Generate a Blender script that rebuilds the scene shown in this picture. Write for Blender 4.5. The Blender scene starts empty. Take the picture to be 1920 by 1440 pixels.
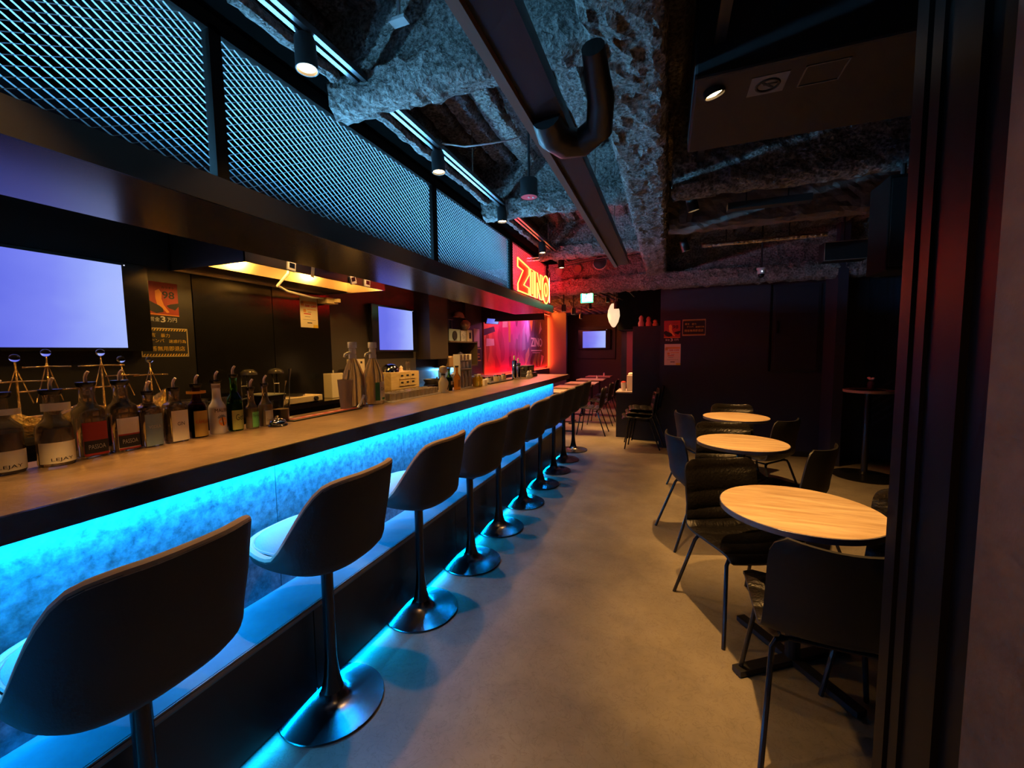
import bpy, bmesh, math, random
from mathutils import Vector, Matrix, noise
PI = math.pi
SC = bpy.context.scene
COL = SC.collection
random.seed(7)

# ------------------------------------------------------------------ camera, world, exposure
cam_d = bpy.data.cameras.new('camera')
cam = bpy.data.objects.new('camera', cam_d); COL.objects.link(cam)
YAW, PITCH, ROLL = 0.36003, 0.07843, -0.012
fwd = Vector((-math.sin(YAW)*math.cos(PITCH), math.cos(YAW)*math.cos(PITCH), -math.sin(PITCH)))
rgt = Vector((math.cos(YAW), math.sin(YAW), 0)); upv = rgt.cross(fwd)
cr, sr = math.cos(ROLL), math.sin(ROLL)
rgt, upv = cr*rgt + sr*upv, -sr*rgt + cr*upv
M = Matrix((rgt, upv, -fwd)).transposed().to_4x4(); M.translation = (0, 0, 1.42)
cam.matrix_world = M
cam_d.sensor_fit = 'HORIZONTAL'; cam_d.sensor_width = 36; cam_d.lens = 36*770/1920
cam_d.clip_start = 0.02
SC.camera = cam
SC.view_settings.view_transform = 'Standard'; SC.view_settings.look = 'None'
SC.view_settings.gamma = 1; SC.view_settings.use_curve_mapping = False
SC.view_settings.exposure = 0.0
cy = SC.cycles
cy.adaptive_threshold = 0.04; cy.adaptive_min_samples = 20; cy.max_bounces = 6; cy.diffuse_bounces = 3; cy.glossy_bounces = 3; cy.transmission_bounces = 6
cy.caustics_reflective = False; cy.caustics_refractive = False; cy.sample_clamp_indirect = 4.0
world = bpy.data.worlds.new('night'); SC.world = world; world.use_nodes = True
world.node_tree.nodes['Background'].inputs[0].default_value = (0.1, 0.12, 0.2, 1)
world.node_tree.nodes['Background'].inputs[1].default_value = 0.01

WARM = (1.0, 0.50, 0.14); BLUE = (0.0, 0.36, 1.0); RED = (1.0, 0.015, 0.02); AMBER = (1.0, 0.5, 0.06)

# ------------------------------------------------------------------ helpers
def lamp(kind, loc, energy, color, parent=None, direction=(0, 0, -1), name='light', **kw):
    d = bpy.data.lights.new(name, kind); d.energy = energy; d.color = color
    for k, v in kw.items(): setattr(d, k, v)
    o = bpy.data.objects.new(name, d); COL.objects.link(o); o.location = loc
    o.rotation_euler = Vector(direction).to_track_quat('-Z', 'Y').to_euler()
    if parent: o.parent = parent
    return o

def strip_light(p0, p1, width, energy, color, direction, parent=None):
    """area light along the segment p0-p1"""
    p0, p1 = Vector(p0), Vector(p1); ax = (p1-p0); L = ax.length; ax.normalize()
    z = -Vector(direction).normalized(); z = (z - ax*z.dot(ax)).normalized(); y = z.cross(ax)
    d = bpy.data.lights.new('led', 'AREA'); d.shape = 'RECTANGLE'; d.size = L; d.size_y = width
    d.energy = energy; d.color = color
    o = bpy.data.objects.new('led', d); COL.objects.link(o)
    m = Matrix((ax, y, z)).transposed().to_4x4(); m.translation = (p0+p1)/2; o.matrix_world = m
    if parent:
        o.parent = parent; o.matrix_parent_inverse = Matrix.Translation(-Vector(parent.location))
    return o

MATS = {}
def mat(name, color=(.5, .5, .5), rough=.5, metal=0., emit=None, strength=1., trans=0., ior=1.45, spec=.5, bump=0., bscale=50., vary=0., vscale=6., coat=0., alpha=1., stretch=None):
    if name in MATS: return MATS[name]
    m = bpy.data.materials.new(name); m.use_nodes = True; nt = m.node_tree; b = nt.nodes['Principled BSDF']
    b.inputs['Base Color'].default_value = (*color, 1); b.inputs['Roughness'].default_value = rough
    b.inputs['Metallic'].default_value = metal; b.inputs['Specular IOR Level'].default_value = spec
    b.inputs['Coat Weight'].default_value = coat
    if trans: b.inputs['Transmission Weight'].default_value = trans; b.inputs['IOR'].default_value = ior
    if alpha < 1: b.inputs['Alpha'].default_value = alpha
    if emit: b.inputs['Emission Color'].default_value = (*emit, 1); b.inputs['Emission Strength'].default_value = strength
    if bump or vary:
        tc = nt.nodes.new('ShaderNodeTexCoord'); mp = nt.nodes.new('ShaderNodeMapping')
        nt.links.new(tc.outputs['Object'], mp.inputs[0])
        if stretch: mp.inputs['Scale'].default_value = stretch
    if bump:
        n = nt.nodes.new('ShaderNodeTexNoise'); n.inputs['Scale'].default_value = bscale; n.inputs['Detail'].default_value = 6
        bp = nt.nodes.new('ShaderNodeBump'); bp.inputs['Strength'].default_value = bump; bp.inputs['Distance'].default_value = .02
        nt.links.new(mp.outputs[0], n.inputs['Vector']); nt.links.new(n.outputs[0], bp.inputs['Height']); nt.links.new(bp.outputs[0], b.inputs['Normal'])
    if vary:
        n = nt.nodes.new('ShaderNodeTexNoise'); n.inputs['Scale'].default_value = vscale; n.inputs['Detail'].default_value = 8; n.inputs['Roughness'].default_value = .65
        r = nt.nodes.new('ShaderNodeValToRGB'); e = r.color_ramp.elements
        e[0].position = .3; e[1].position = .7
        e[0].color = (*[c*(1-vary) for c in color], 1); e[1].color = (*[min(1, c*(1+vary)) for c in color], 1)
        nt.links.new(mp.outputs[0], n.inputs['Vector']); nt.links.new(n.outputs[0], r.inputs[0]); nt.links.new(r.outputs[0], b.inputs['Base Color'])
    MATS[name] = m
    return m

class MB:
    def __init__(s): s.v = []; s.f = []
    def box(s, x0, y0, z0, x1, y1, z1, m=None):
        n = len(s.v)
        p = [(x0,y0,z0),(x1,y0,z0),(x1,y1,z0),(x0,y1,z0),(x0,y0,z1),(x1,y0,z1),(x1,y1,z1),(x0,y1,z1)]
        s.v += [tuple(m @ Vector(q)) for q in p] if m else p
        s.f += [tuple(n+i for i in q) for q in ((0,3,2,1),(4,5,6,7),(0,1,5,4),(1,2,6,5),(2,3,7,6),(3,0,4,7))]
        return s
    def cbox(s, c, d, m=None):
        return s.box(c[0]-d[0]/2, c[1]-d[1]/2, c[2]-d[2]/2, c[0]+d[0]/2, c[1]+d[1]/2, c[2]+d[2]/2, m)
    def quad(s, a, b, c, d):
        n = len(s.v); s.v += [tuple(a), tuple(b), tuple(c), tuple(d)]; s.f.append((n, n+1, n+2, n+3)); return s
    def tube(s, path, r, n=8, closed=False):
        P = [Vector(p) for p in path]; k = len(P); R = r if isinstance(r, (list, tuple)) else [r]*k
        base = len(s.v); prev = None
        for i in range(k):
            if closed: t = P[(i+1) % k]-P[i-1]
            else: t = P[min(i+1, k-1)]-P[max(i-1, 0)]
            t = t.normalized() if t.length > 1e-9 else Vector((0,0,1))
            if prev is None:
                a = Vector((0,0,1)) if abs(t.z) < .9 else Vector((1,0,0)); u = t.cross(a).normalized()
            else:
                u = prev - t*prev.dot(t)
                u = u.normalized() if u.length > 1e-6 else t.orthogonal().normalized()
            prev = u; w = t.cross(u)
            for j in range(n):
                a = 2*PI*j/n; s.v.append(tuple(P[i]+(u*math.cos(a)+w*math.sin(a))*R[i]))
        for i in range(k if closed else k-1):
            i2 = (i+1) % k
            for j in range(n):
                j2 = (j+1) % n
                s.f.append((base+i*n+j, base+i*n+j2, base+i2*n+j2, base+i2*n+j))
        if not closed:
            s.f.append(tuple(base+j for j in range(n))[::-1]); s.f.append(tuple(base+(k-1)*n+j for j in range(n)))
        return s
    def lathe(s, prof, c=(0,0,0), n=24, sq=None):
        """prof = list of (r, z); sq = superellipse exponent for squarish bottles"""
        base = len(s.v); k = len(prof)
        for r, z in prof:
            for j in range(n):
                a = 2*PI*j/n; ca, sa = math.cos(a), math.sin(a)
                if sq:
                    q = (abs(ca)**sq+abs(sa)**sq)**(-1/sq)
                else: q = 1
                s.v.append((c[0]+r*q*ca, c[1]+r*q*sa, c[2]+z))
        for i in range(k-1):
            for j in range(n):
                j2 = (j+1) % n
                s.f.append((base+i*n+j, base+i*n+j2, base+(i+1)*n+j2, base+(i+1)*n+j))
        if prof[0][0] > 1e-5: s.f.append(tuple(base+j for j in range(n))[::-1])
        if prof[-1][0] > 1e-5: s.f.append(tuple(base+(k-1)*n+j for j in range(n)))
        return s
    def prism(s, poly, h0, h1, fn):
        """extrude a 2-D polygon; fn(u, v, h) -> point"""
        n = len(poly); b = len(s.v)
        s.v += [tuple(fn(u, v, h0)) for u, v in poly] + [tuple(fn(u, v, h1)) for u, v in poly]
        s.f.append(tuple(b+i for i in range(n))[::-1]); s.f.append(tuple(b+n+i for i in range(n)))
        for i in range(n):
            j = (i+1) % n; s.f.append((b+i, b+j, b+n+j, b+n+i))
        return s
    def sphere(s, c, r, n=12, sz=1.):
        return s.lathe([(max(1e-6, r*math.sin(PI*i/n)), -r*sz*math.cos(PI*i/n)) for i in range(n+1)], c, n*2)
    def sheet(s, fn, ns, nt, a, b):
        """thick sheet: fn(s,t)->(point, normal); a, b offsets along the normal (numbers or functions)"""
        fa = a if callable(a) else (lambda x, y: a); fb = b if callable(b) else (lambda x, y: b)
        o = len(s.v); G = [[fn(i/ns, j/nt) for j in range(nt+1)] for i in range(ns+1)]
        for f_ in (fa, fb):
            for i in range(ns+1):
                for j in range(nt+1):
                    p, nn = G[i][j]; s.v.append(tuple(p+nn*f_(i/ns, j/nt)))
        W = nt+1; N = (ns+1)*W
        for i in range(ns):
            for j in range(nt):
                q = (o+i*W+j, o+i*W+j+1, o+(i+1)*W+j+1, o+(i+1)*W+j)
                s.f.append(q); s.f.append(tuple(x+N for x in q)[::-1])
        ed = [(i, 0) for i in range(ns)] + [(ns, j) for j in range(nt)] + [(i, nt) for i in range(ns, 0, -1)] + [(0, j) for j in range(nt, 0, -1)]
        for k in range(len(ed)):
            i, j = ed[k]; i2, j2 = ed[(k+1) % len(ed)]
            x, y = o+i*W+j, o+i2*W+j2
            s.f.append((x, x+N, y+N, y))
        return s
    def xform(s, m): s.v = [tuple(m @ Vector(p)) for p in s.v]; return s
    def mesh(s, name):
        me = bpy.data.meshes.new(name); me.from_pydata(s.v, [], s.f); me.update()
        bm = bmesh.new(); bm.from_mesh(me); bmesh.ops.recalc_face_normals(bm, faces=bm.faces); bm.to_mesh(me); bm.free()
        return me
    def build(s, name, m, parent=None, smooth=False, bevel=0, loc=None, rot=0):
        me = s.mesh(name); me.materials.append(m)
        if smooth:
            me.polygons.foreach_set('use_smooth', [True]*len(me.polygons))
            me.set_sharp_from_angle(angle=math.radians(40))
        o = bpy.data.objects.new(name, me); COL.objects.link(o)
        if parent: o.parent = parent
        if loc: o.location = loc
        if rot: o.rotation_euler.z = rot
        if bevel:
            mo = o.modifiers.new('bevel', 'BEVEL'); mo.width = bevel; mo.segments = 2; mo.limit_method = 'ANGLE'
        return o

def tag(o, label, cat, group=None, kind=None):
    if label: o['label'] = label
    if cat: o['category'] = cat
    if group: o['group'] = group
    if kind: o['kind'] = kind
    return o
def thing(name, label, cat, loc=(0,0,0), rot=0, group=None):
    o = bpy.data.objects.new(name, None); COL.objects.link(o); o.location = loc; o.rotation_euler.z = rot
    o.empty_display_size = .05
    return tag(o, label, cat, group)
def structure(name, mb, m, **kw):
    o = mb.build(name, m, **kw); o['kind'] = 'structure'; return o
def dup(root, loc, rot, label):
    r = root.copy(); COL.objects.link(r); r.location = loc; r.rotation_euler.z = rot; r['label'] = label
    def kids(src, dst):
        for ch in list(src.children):
            c = ch.copy(); COL.objects.link(c); c.parent = dst; kids(ch, c)
    kids(root, r)
    return r

_txt = {}
def text_data(body, size=1., extrude=.0, bold=0.):
    key = (body, size, extrude, bold)
    if key not in _txt:
        cu = bpy.data.curves.new('lettering', 'FONT'); cu.body = body; cu.size = size; cu.extrude = extrude; cu.offset = bold
        cu.align_x = 'CENTER'; cu.align_y = 'CENTER'; cu.resolution_u = 3
        o = bpy.data.objects.new('lettering', cu); COL.objects.link(o)
        dg = bpy.context.evaluated_depsgraph_get(); dg.update()
        me = bpy.data.meshes.new_from_object(o.evaluated_get(dg))
        V = [tuple(v.co) for v in me.vertices]; F = [tuple(p.vertices) for p in me.polygons]
        bpy.data.objects.remove(o); bpy.data.meshes.remove(me)
        _txt[key] = (V, F)
    return _txt[key]
def lettering(body, size, m, fn, parent, width=None, extrude=.0006, bold=0., height=None, name='lettering'):
    """fn(u, v, h) -> point; fitted to width / height if given"""
    V, F = text_data(body, size, extrude, bold)
    if not V: return None
    xs = [v[0] for v in V]; ys = [v[1] for v in V]
    cx, cy = (min(xs)+max(xs))/2, (min(ys)+max(ys))/2
    kx = width/(max(xs)-min(xs)) if width else 1; ky = height/(max(ys)-min(ys)) if height else (kx if width else 1)
    b = MB(); b.v = [tuple(fn((x-cx)*kx, (y-cy)*ky, z)) for x, y, z in V]; b.f = list(F)
    return b.build(name, m, parent)
def on_x(c, d=1):   # plane facing +X, reads along +Y
    return lambda u, v, h: (c[0]+h*d, c[1]+u*d, c[2]+v)
def on_y(c):        # plane facing -Y, reads along +X
    return lambda u, v, h: (c[0]+u, c[1]-h, c[2]+v)

def add_ramp(nt, fac, stops):
    r = nt.nodes.new('ShaderNodeValToRGB'); e = r.color_ramp.elements
    while len(e) < len(stops): e.new(.5)
    for el, (p, c) in zip(e, stops): el.position = p; el.color = (*c, 1)
    nt.links.new(fac, r.inputs[0]); return r.outputs[0]

# ------------------------------------------------------------------ materials
black = mat('black_paint', (.012, .012, .014), .45)
black_gloss = mat('black_gloss', (.007, .007, .0075), .22, spec=.4)
black_matt = mat('black_matt', (.006, .006, .006), .9, spec=.08)
navy = mat('navy_wall_paint', (.022, .024, .042), .7, bump=.08, bscale=120)
wall_black = mat('black_wall_board', (.011, .0105, .010), .42, vary=.25, vscale=3)
satin = mat('satin_dark_laminate', (.09, .082, .08), .20, metal=.55, spec=.9)
black_metal = mat('black_satin_metal', (.02, .02, .022), .25, metal=.3)
steel = mat('stainless_steel', (.62, .60, .56), .22, metal=1)
chrome = mat('chrome', (.8, .8, .8), .06, metal=1)
gold = mat('gold_foil', (.85, .55, .18), .22, metal=1, bump=.9, bscale=90)
white = mat('white_plastic', (.75, .73, .70), .4)
paper_white = mat('white_paper', (.72, .70, .64), .8)
yellow_ink = mat('yellow_ink', (.75, .48, .05), .6)
white_ink = mat('white_ink', (.75, .73, .7), .6)
black_ink = mat('black_ink', (.01, .01, .01), .6)
red_ink = mat('red_ink', (.6, .03, .02), .6)
orange_ink = mat('orange_ink', (.85, .30, .04), .6)
green_ink = mat('green_ink', (.03, .18, .06), .6)
clear = mat('clear_glass', (1, 1, 1), .03, trans=1., ior=1.3)
concrete = mat('plaster_wall', (.24, .15, .09), .8, bump=.25, bscale=18, vary=.3, vscale=5)

# floor: grey-brown vinyl with a stone grain
def floor_mat():
    m = bpy.data.materials.new('vinyl_floor'); m.use_nodes = True; nt = m.node_tree; b = nt.nodes['Principled BSDF']
    tc = nt.nodes.new('ShaderNodeTexCoord')
    n1 = nt.nodes.new('ShaderNodeTexNoise'); n1.inputs['Scale'].default_value = 3.; n1.inputs['Detail'].default_value = 10; n1.inputs['Roughness'].default_value = .7
    n2 = nt.nodes.new('ShaderNodeTexNoise'); n2.inputs['Scale'].default_value = 14; n2.inputs['Detail'].default_value = 8; n2.inputs['Distortion'].default_value = 2.2
    for n in (n1, n2): nt.links.new(tc.outputs['Object'], n.inputs['Vector'])
    c1 = add_ramp(nt, n1.outputs[0], [(.3, (.185, .163, .130)), (.7, (.30, .265, .205))])
    c2 = add_ramp(nt, n2.outputs[0], [(.455, (1, 1, 1)), (.48, (.68, .64, .6)), (.505, (1, 1, 1))])
    mx = nt.nodes.new('ShaderNodeMix'); mx.data_type = 'RGBA'; mx.blend_type = 'MULTIPLY'; mx.inputs['Factor'].default_value = .55
    nt.links.new(c1, mx.inputs['A']); nt.links.new(c2, mx.inputs['B']); nt.links.new(mx.outputs['Result'], b.inputs['Base Color'])
    b.inputs['Roughness'].default_value = .42; b.inputs['Specular IOR Level'].default_value = .35
    bp = nt.nodes.new('ShaderNodeBump'); bp.inputs['Strength'].default_value = .12; bp.inputs['Distance'].default_value = .01
    nt.links.new(n2.outputs[0], bp.inputs['Height']); nt.links.new(bp.outputs[0], b.inputs['Normal'])
    return m
floor_m = floor_mat()

# sprayed rock-wool ceiling
def spray_mat(name, base, groove):
    m = bpy.data.materials.new(name); m.use_nodes = True; nt = m.node_tree; b = nt.nodes['Principled BSDF']
    tc = nt.nodes.new('ShaderNodeTexCoord')
    n = nt.nodes.new('ShaderNodeTexNoise'); n.inputs['Scale'].default_value = 55; n.inputs['Detail'].default_value = 5; n.inputs['Roughness'].default_value = .6
    n3 = nt.nodes.new('ShaderNodeTexNoise'); n3.inputs['Scale'].default_value = 5; n3.inputs['Detail'].default_value = 6
    for q in (n, n3): nt.links.new(tc.outputs['Object'], q.inputs['Vector'])
    c1 = add_ramp(nt, n.outputs[0], [(.36, tuple(c*.33 for c in base)), (.62, base)])
    c3 = add_ramp(nt, n3.outputs[0], [(.3, (.55, .55, .55)), (.7, (1, 1, 1))])
    mx = nt.nodes.new('ShaderNodeMix'); mx.data_type = 'RGBA'; mx.blend_type = 'MULTIPLY'; mx.inputs['Factor'].default_value = 1
    nt.links.new(c1, mx.inputs['A']); nt.links.new(c3, mx.inputs['B'])
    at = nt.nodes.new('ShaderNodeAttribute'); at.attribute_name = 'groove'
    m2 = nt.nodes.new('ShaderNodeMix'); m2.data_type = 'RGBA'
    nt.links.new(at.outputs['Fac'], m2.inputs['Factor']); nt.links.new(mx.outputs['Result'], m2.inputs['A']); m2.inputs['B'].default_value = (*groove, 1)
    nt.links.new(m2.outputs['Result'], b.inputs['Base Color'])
    b.inputs['Roughness'].default_value = .95; b.inputs['Specular IOR Level'].default_value = .1
    bp = nt.nodes.new('ShaderNodeBump'); bp.inputs['Strength'].default_value = 1.; bp.inputs['Distance'].default_value = .035
    nt.links.new(n.outputs[0], bp.inputs['Height']); nt.links.new(bp.outputs[0], b.inputs['Normal'])
    return m
spray = spray_mat('sprayed_rock_wool', (.46, .44, .42), (.05, .03, .02))

def wood_mat(name, c0, c1, scale=(1.2, 9, 9), rough=.38):
    m = bpy.data.materials.new(name); m.use_nodes = True; nt = m.node_tree; b = nt.nodes['Principled BSDF']
    tc = nt.nodes.new('ShaderNodeTexCoord'); mp = nt.nodes.new('ShaderNodeMapping'); mp.inputs['Scale'].default_value = scale
    mp.inputs['Rotation'].default_value = (0, 0, .9)
    n = nt.nodes.new('ShaderNodeTexNoise'); n.inputs['Scale'].default_value = 2.6; n.inputs['Detail'].default_value = 10; n.inputs['Distortion'].default_value = .5; n.inputs['Roughness'].default_value = .62
    nt.links.new(tc.outputs['Object'], mp.inputs[0]); nt.links.new(mp.outputs[0], n.inputs['Vector'])
    nt.links.new(add_ramp(nt, n.outputs[0], [(.33, c0), (.5, tuple((a+b_)/2 for a, b_ in zip(c0, c1))), (.66, c1)]), b.inputs['Base Color'])
    b.inputs['Roughness'].default_value = rough
    return m
oak = wood_mat('oak_laminate', (.48, .32, .17), (.78, .62, .40))

# ------------------------------------------------------------------ room shell
structure('floor', MB().box(-3.5, -1.2, -.1, 4.2, 13.2, 0), floor_m)
structure('wall_left', MB().box(-3.5, -1.2, 0, -3.3, 13.2, 3.1), wall_black)
structure('wall_far', MB().box(-3.5, 12.75, 0, -.5, 12.95, 3.1), mat('brown_black_wall', (.05, .042, .036), .6))
structure('wall_behind_camera', MB().box(-3.5, -1.3, 0, 4.2, -1.2, 3.1), black_matt)
structure('wall_poster', MB().box(-.09, 6.3, 0, 1.86, 6.5, 3.1), navy)
structure('wall_return', MB().box(1.86, 5.9, 0, 1.96, 6.5, 3.1), navy)
structure('wall_alcove', MB().box(1.96, 6.3, 0, 4.2, 6.5, 3.1), mat('grey_blue_wall_paint', (.04, .042, .06), .7))
structure('wall_right', MB().box(4.1, -1.2, 0, 4.2, 6.5, 3.1), black_matt)
structure('wall_mural_end', MB().box(-3.3, 11.7, 0, -2.72, 11.85, 3.1), mat('dark_return_wall', (.10, .08, .075), .6))
structure('wall_corridor', MB().box(-.72, 8.2, 0, -.1, 8.35, 3.1), mat('maroon_wall_paint', (.30, .07, .09), .7))
structure('wall_corridor_dark_box', MB().box(-.82, 7.5, 1.78, -.09, 8.2, 2.9), black_matt)  # added black box, keeps the area above the pink strip dark
structure('wall_corridor_side', MB().box(-.82, 8.2, 0, -.72, 12.75, 3.1), black)
structure('wall_pillar', MB().box(-.09, 6.5, 0, .05, 8.35, 3.1), black)
# near right: plaster wall and the dark door frame beside the camera
structure('wall_entrance', MB().box(.5, -1.2, 0, .62, .912, 3.1), concrete)
structure('wall_entrance_front', MB().box(.62, .80, 0, 4.1, .90, 3.1), black_matt)
fr = mat('brown_black_frame_paint', (.009, .006, .0055), .42, spec=.08)
tr = MB().box(.512, .912, 0, .60, .99, 3.1).box(.500, .99, 0, .60, 1.09, 3.1)
structure('trim_1', tr, fr)
structure('trim_2', MB().box(.493, 1.09, 0, .60, 1.125, 3.1).box(.502, 1.125, 0, .60, 1.135, 3.1).box(.488, 1.135, 0, .60, 1.178, 3.1), fr)
structure('baseboard_poster', MB().box(-.09, 6.288, 0, 1.86, 6.3, .07), black)

# ceiling: sprayed deck with flutes, as a displaced grid
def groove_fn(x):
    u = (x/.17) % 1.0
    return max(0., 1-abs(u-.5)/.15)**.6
def rough_grid(x0, x1, y0, y1, z, step, amp, sx=None):
    nx = int((x1-x0)/(sx or step)); ny = int((y1-y0)/step); V = []; F = []; G = []
    for i in range(nx+1):
        x = x0+(x1-x0)*i/nx
        for j in range(ny+1):
            y = y0+(y1-y0)*j/ny
            wob = .025*noise.noise((x*1.2, y*2.6, 4.))+.008*noise.noise((x*5, y*9, 2.))
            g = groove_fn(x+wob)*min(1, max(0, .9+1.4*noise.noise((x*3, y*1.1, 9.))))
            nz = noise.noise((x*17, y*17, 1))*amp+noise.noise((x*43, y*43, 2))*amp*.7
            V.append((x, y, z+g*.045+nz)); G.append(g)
    for i in range(nx):
        for j in range(ny):
            a = i*(ny+1)+j; F.append((a, a+1, a+ny+2, a+ny+1))
    b = MB(); b.v = V; b.f = F; return b, G
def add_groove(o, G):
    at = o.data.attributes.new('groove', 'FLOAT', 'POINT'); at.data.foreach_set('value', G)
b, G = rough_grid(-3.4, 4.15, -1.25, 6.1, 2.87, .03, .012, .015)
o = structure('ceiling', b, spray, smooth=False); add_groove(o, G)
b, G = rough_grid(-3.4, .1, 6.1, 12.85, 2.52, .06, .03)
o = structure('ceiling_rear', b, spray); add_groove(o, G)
structure('ceiling_slab', MB().box(-3.5, -1.3, 2.95, 4.2, 13.2, 3.1), black_matt)

def rough_bar(x0, x1, y0, y1, z0, z1, step, amp, rnd=.06):
    """box with rounded, noisy, sprayed skin, long axis detected"""
    lx, ly = x1-x0, y1-y0; along_y = ly > lx
    L = ly if along_y else lx; W = lx if along_y else ly; H = z1-z0
    sec = []
    def arc(cx, cz, a0, a1):
        for k in range(4):
            a = a0+(a1-a0)*k/3; sec.append((cx+rnd*math.cos(a), cz+rnd*math.sin(a)))
    m = max(2, int(H/step)); w_ = max(2, int(W/step))
    for k in range(m): sec.append((0, H-(H-rnd)*k/m))
    arc(rnd, rnd, PI, 1.5*PI)
    for k in range(1, w_): sec.append((rnd+(W-2*rnd)*k/w_, 0))
    arc(W-rnd, rnd, 1.5*PI, 2*PI)
    for k in range(1, m+1): sec.append((W, rnd+(H-rnd)*k/m))
    n = int(L/step); b = MB(); S = len(sec)
    for i in range(n+1):
        t = L*i/n
        for k, (u, v) in enumerate(sec):
            p = Vector((x0+u, y0+t, z0+v)) if along_y else Vector((x0+t, y0+u, z0+v))
            d = noise.noise_vector(p*15)*amp + noise.noise_vector(p*38)*amp*.7
            b.v.append(tuple(p+d))
    for i in range(n):
        for k in range(S-1):
            a = i*S+k; b.f.append((a, a+1, a+S+1, a+S))
    b.f.append(tuple(range(S))); b.f.append(tuple(n*S+k for k in range(S))[::-1])
    return b
structure('ceiling_beam_1', rough_bar(-.27, -.02, -1.2, 5.95, 2.42, 2.91, .035, .016, .04), spray)
for k, (yy, hw) in enumerate(((1.56, .075), (3.14, .07), (4.72, .07))):
    fl = rough_bar(-1.40, -.25, yy-hw, yy+hw, 2.475, 2.60, .03, .016, .055); wb = rough_bar(-1.40, -.25, yy-.03, yy+.03, 2.56, 2.90, .04, .012, .02)
    n0 = len(fl.v); fl.v += wb.v; fl.f += [tuple(n0+i for i in f) for f in wb.f]
    structure('ceiling_beam_%d' % (k+2), fl, spray)
structure('ceiling_beam_5', rough_bar(-3.3, 4.1, 6.02, 6.22, 2.40, 2.92, .045, .02, .05), spray)
structure('ceiling_beam_6', rough_bar(-3.3, 4.1, 5.90, 6.16, 2.25, 2.44, .045, .022, .085), spray)
structure('ceiling_beam_7', rough_bar(.02, 2.6, 2.72, 2.86, 2.34, 2.91, .045, .018, .05), spray)
structure('ceiling_beam_8', rough_bar(-.0, 1.9, 3.92, 4.06, 2.44, 2.91, .045, .015, .06), mat('painted_pipe_beam', (.16, .14, .13), .8, bump=.3, bscale=40))
structure('ceiling_beam_9', rough_bar(-3.3, -.7, 8.6, 8.8, 2.36, 2.6, .06, .03, .05), spray)
# black sprayed fascia of the sunken duct above the grille, with a ragged sprayed lip
structure('ceiling_duct_cover', MB().box(-3.3, -1.2, 2.60, -1.345, 5.55, 2.66), mat('void_black', (.0018, .0018, .0018), 1., spec=0.))  # extended back and blackened to keep the space behind the grille dark
lip_b = MB()
for seg in ((-1.0, .98), (1.02, 1.46), (1.64, 3.03), (3.24, 4.6), (4.8, 5.5)):
    n = int((seg[1]-seg[0])/.03); path = []; rr = []
    for i in range(n+1):
        y = seg[0]+(seg[1]-seg[0])*i/n
        q = noise.noise((y*13, 0, 3)); path.append((-1.335+.012*noise.noise((y*6, 5, 0))+.01*q, y, 2.588+.01*q))
        rr.append(.027+.010*noise.noise((y*33, 1, 1)))
    lip_b.tube(path, rr, 8)
structure('ceiling_spray_lip', lip_b, spray, smooth=False)

# back-bar wall: big board panels with open joints, column behind the second screen
bl = thing('back_wall_cladding', 'black board cladding behind the bar with thin vertical joints', 'wall cladding', (-3.3, 0, 0))
ys = [-1.2, .62, 2.05, 2.71, 3.38]
for a, c in zip(ys, ys[1:]):
    MB().box(0, a+.004, .0, .012, c-.004, 2.3).build('board_panel', black_gloss if a > 2 else wall_black, bl, loc=None)
structure('wall_column', MB().box(-3.3, 3.38, 1.01, -3.288, 4.92, 2.6), mat('brown_column_paint', (.055, .045, .036), .6))
structure('wall_bar_partition', MB().box(-3.3, 4.92, 1.33, -3.05, 5.42, 2.3), mat('brown_partition', (.05, .036, .022), .5))
structure('ceiling_bar', MB().box(-3.3, -1.2, 2.32, -2.06, 7.05, 2.38), black_matt)
structure('wall_niche_side', MB().box(-3.3, 6.40, 0, -3.25, 7.07, 2.32), mat('niche_wall', (.03, .03, .031), .5))
structure('trim_3', MB().box(-3.3, 7.05, 1.98, -2.06, 7.15, 2.38), black)
# soffit over the bar
structure('trim_4', MB().box(-1.4995, -1.2, 1.952, -1.490, 5.625, 2.048), mat('fascia_black_satin', (.008, .0075, .007), .36))
structure('ceiling_soffit', MB().box(-2.06, -1.2, 1.955, -1.50, 5.62, 2.045), satin, bevel=.004)

# ------------------------------------------------------------------ bar counter
stone_top = mat('brown_stone_laminate', (.21, .135, .075), .30, bump=.12, bscale=30, vary=.38, vscale=3.5)
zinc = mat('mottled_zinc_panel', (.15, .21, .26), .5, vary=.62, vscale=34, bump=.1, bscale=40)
ledge_m = mat('ledge_laminate_blue_light', (.13, .26, .34), .5, vary=.15, vscale=8)  # grey-white ledge, blue strip light put into its colour
bar = thing('bar_counter', 'long bar counter with brown stone top, mottled front and footrest ledge', 'bar counter', (-1.6, 3, 0))
def bpart(name, mb, m, **k):
    o = mb.xform(Matrix.Translation((1.6, -3, 0))).build(name, m, bar, **k); return o
bpart('countertop', MB().box(-2.17, -1.2, 1.005, -1.492, 6.6, 1.04), stone_top, bevel=.003)
bpart('counter_fascia', MB().box(-1.492, -1.2, .972, -1.477, 6.6, 1.04), black_gloss).__setitem__('label', 'black front edge of the counter')
ys = [-1.2, -.575, .335, 1.245, 2.155, 3.065, 3.975, 4.885, 5.85]
for a, c in zip(ys, ys[1:]):
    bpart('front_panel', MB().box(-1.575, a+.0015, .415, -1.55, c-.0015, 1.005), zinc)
bpart('counter_body', MB().box(-2.12, -1.19, 0, -1.576, 5.84, 1.004), black)
bpart('end_support', MB().box(-2.12, 6.2, 0, -1.75, 6.55, 1.004), black)
bpart('footrest_ledge', MB().box(-1.56, -1.19, .385, -1.322, 5.56, .417), ledge_m)
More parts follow.
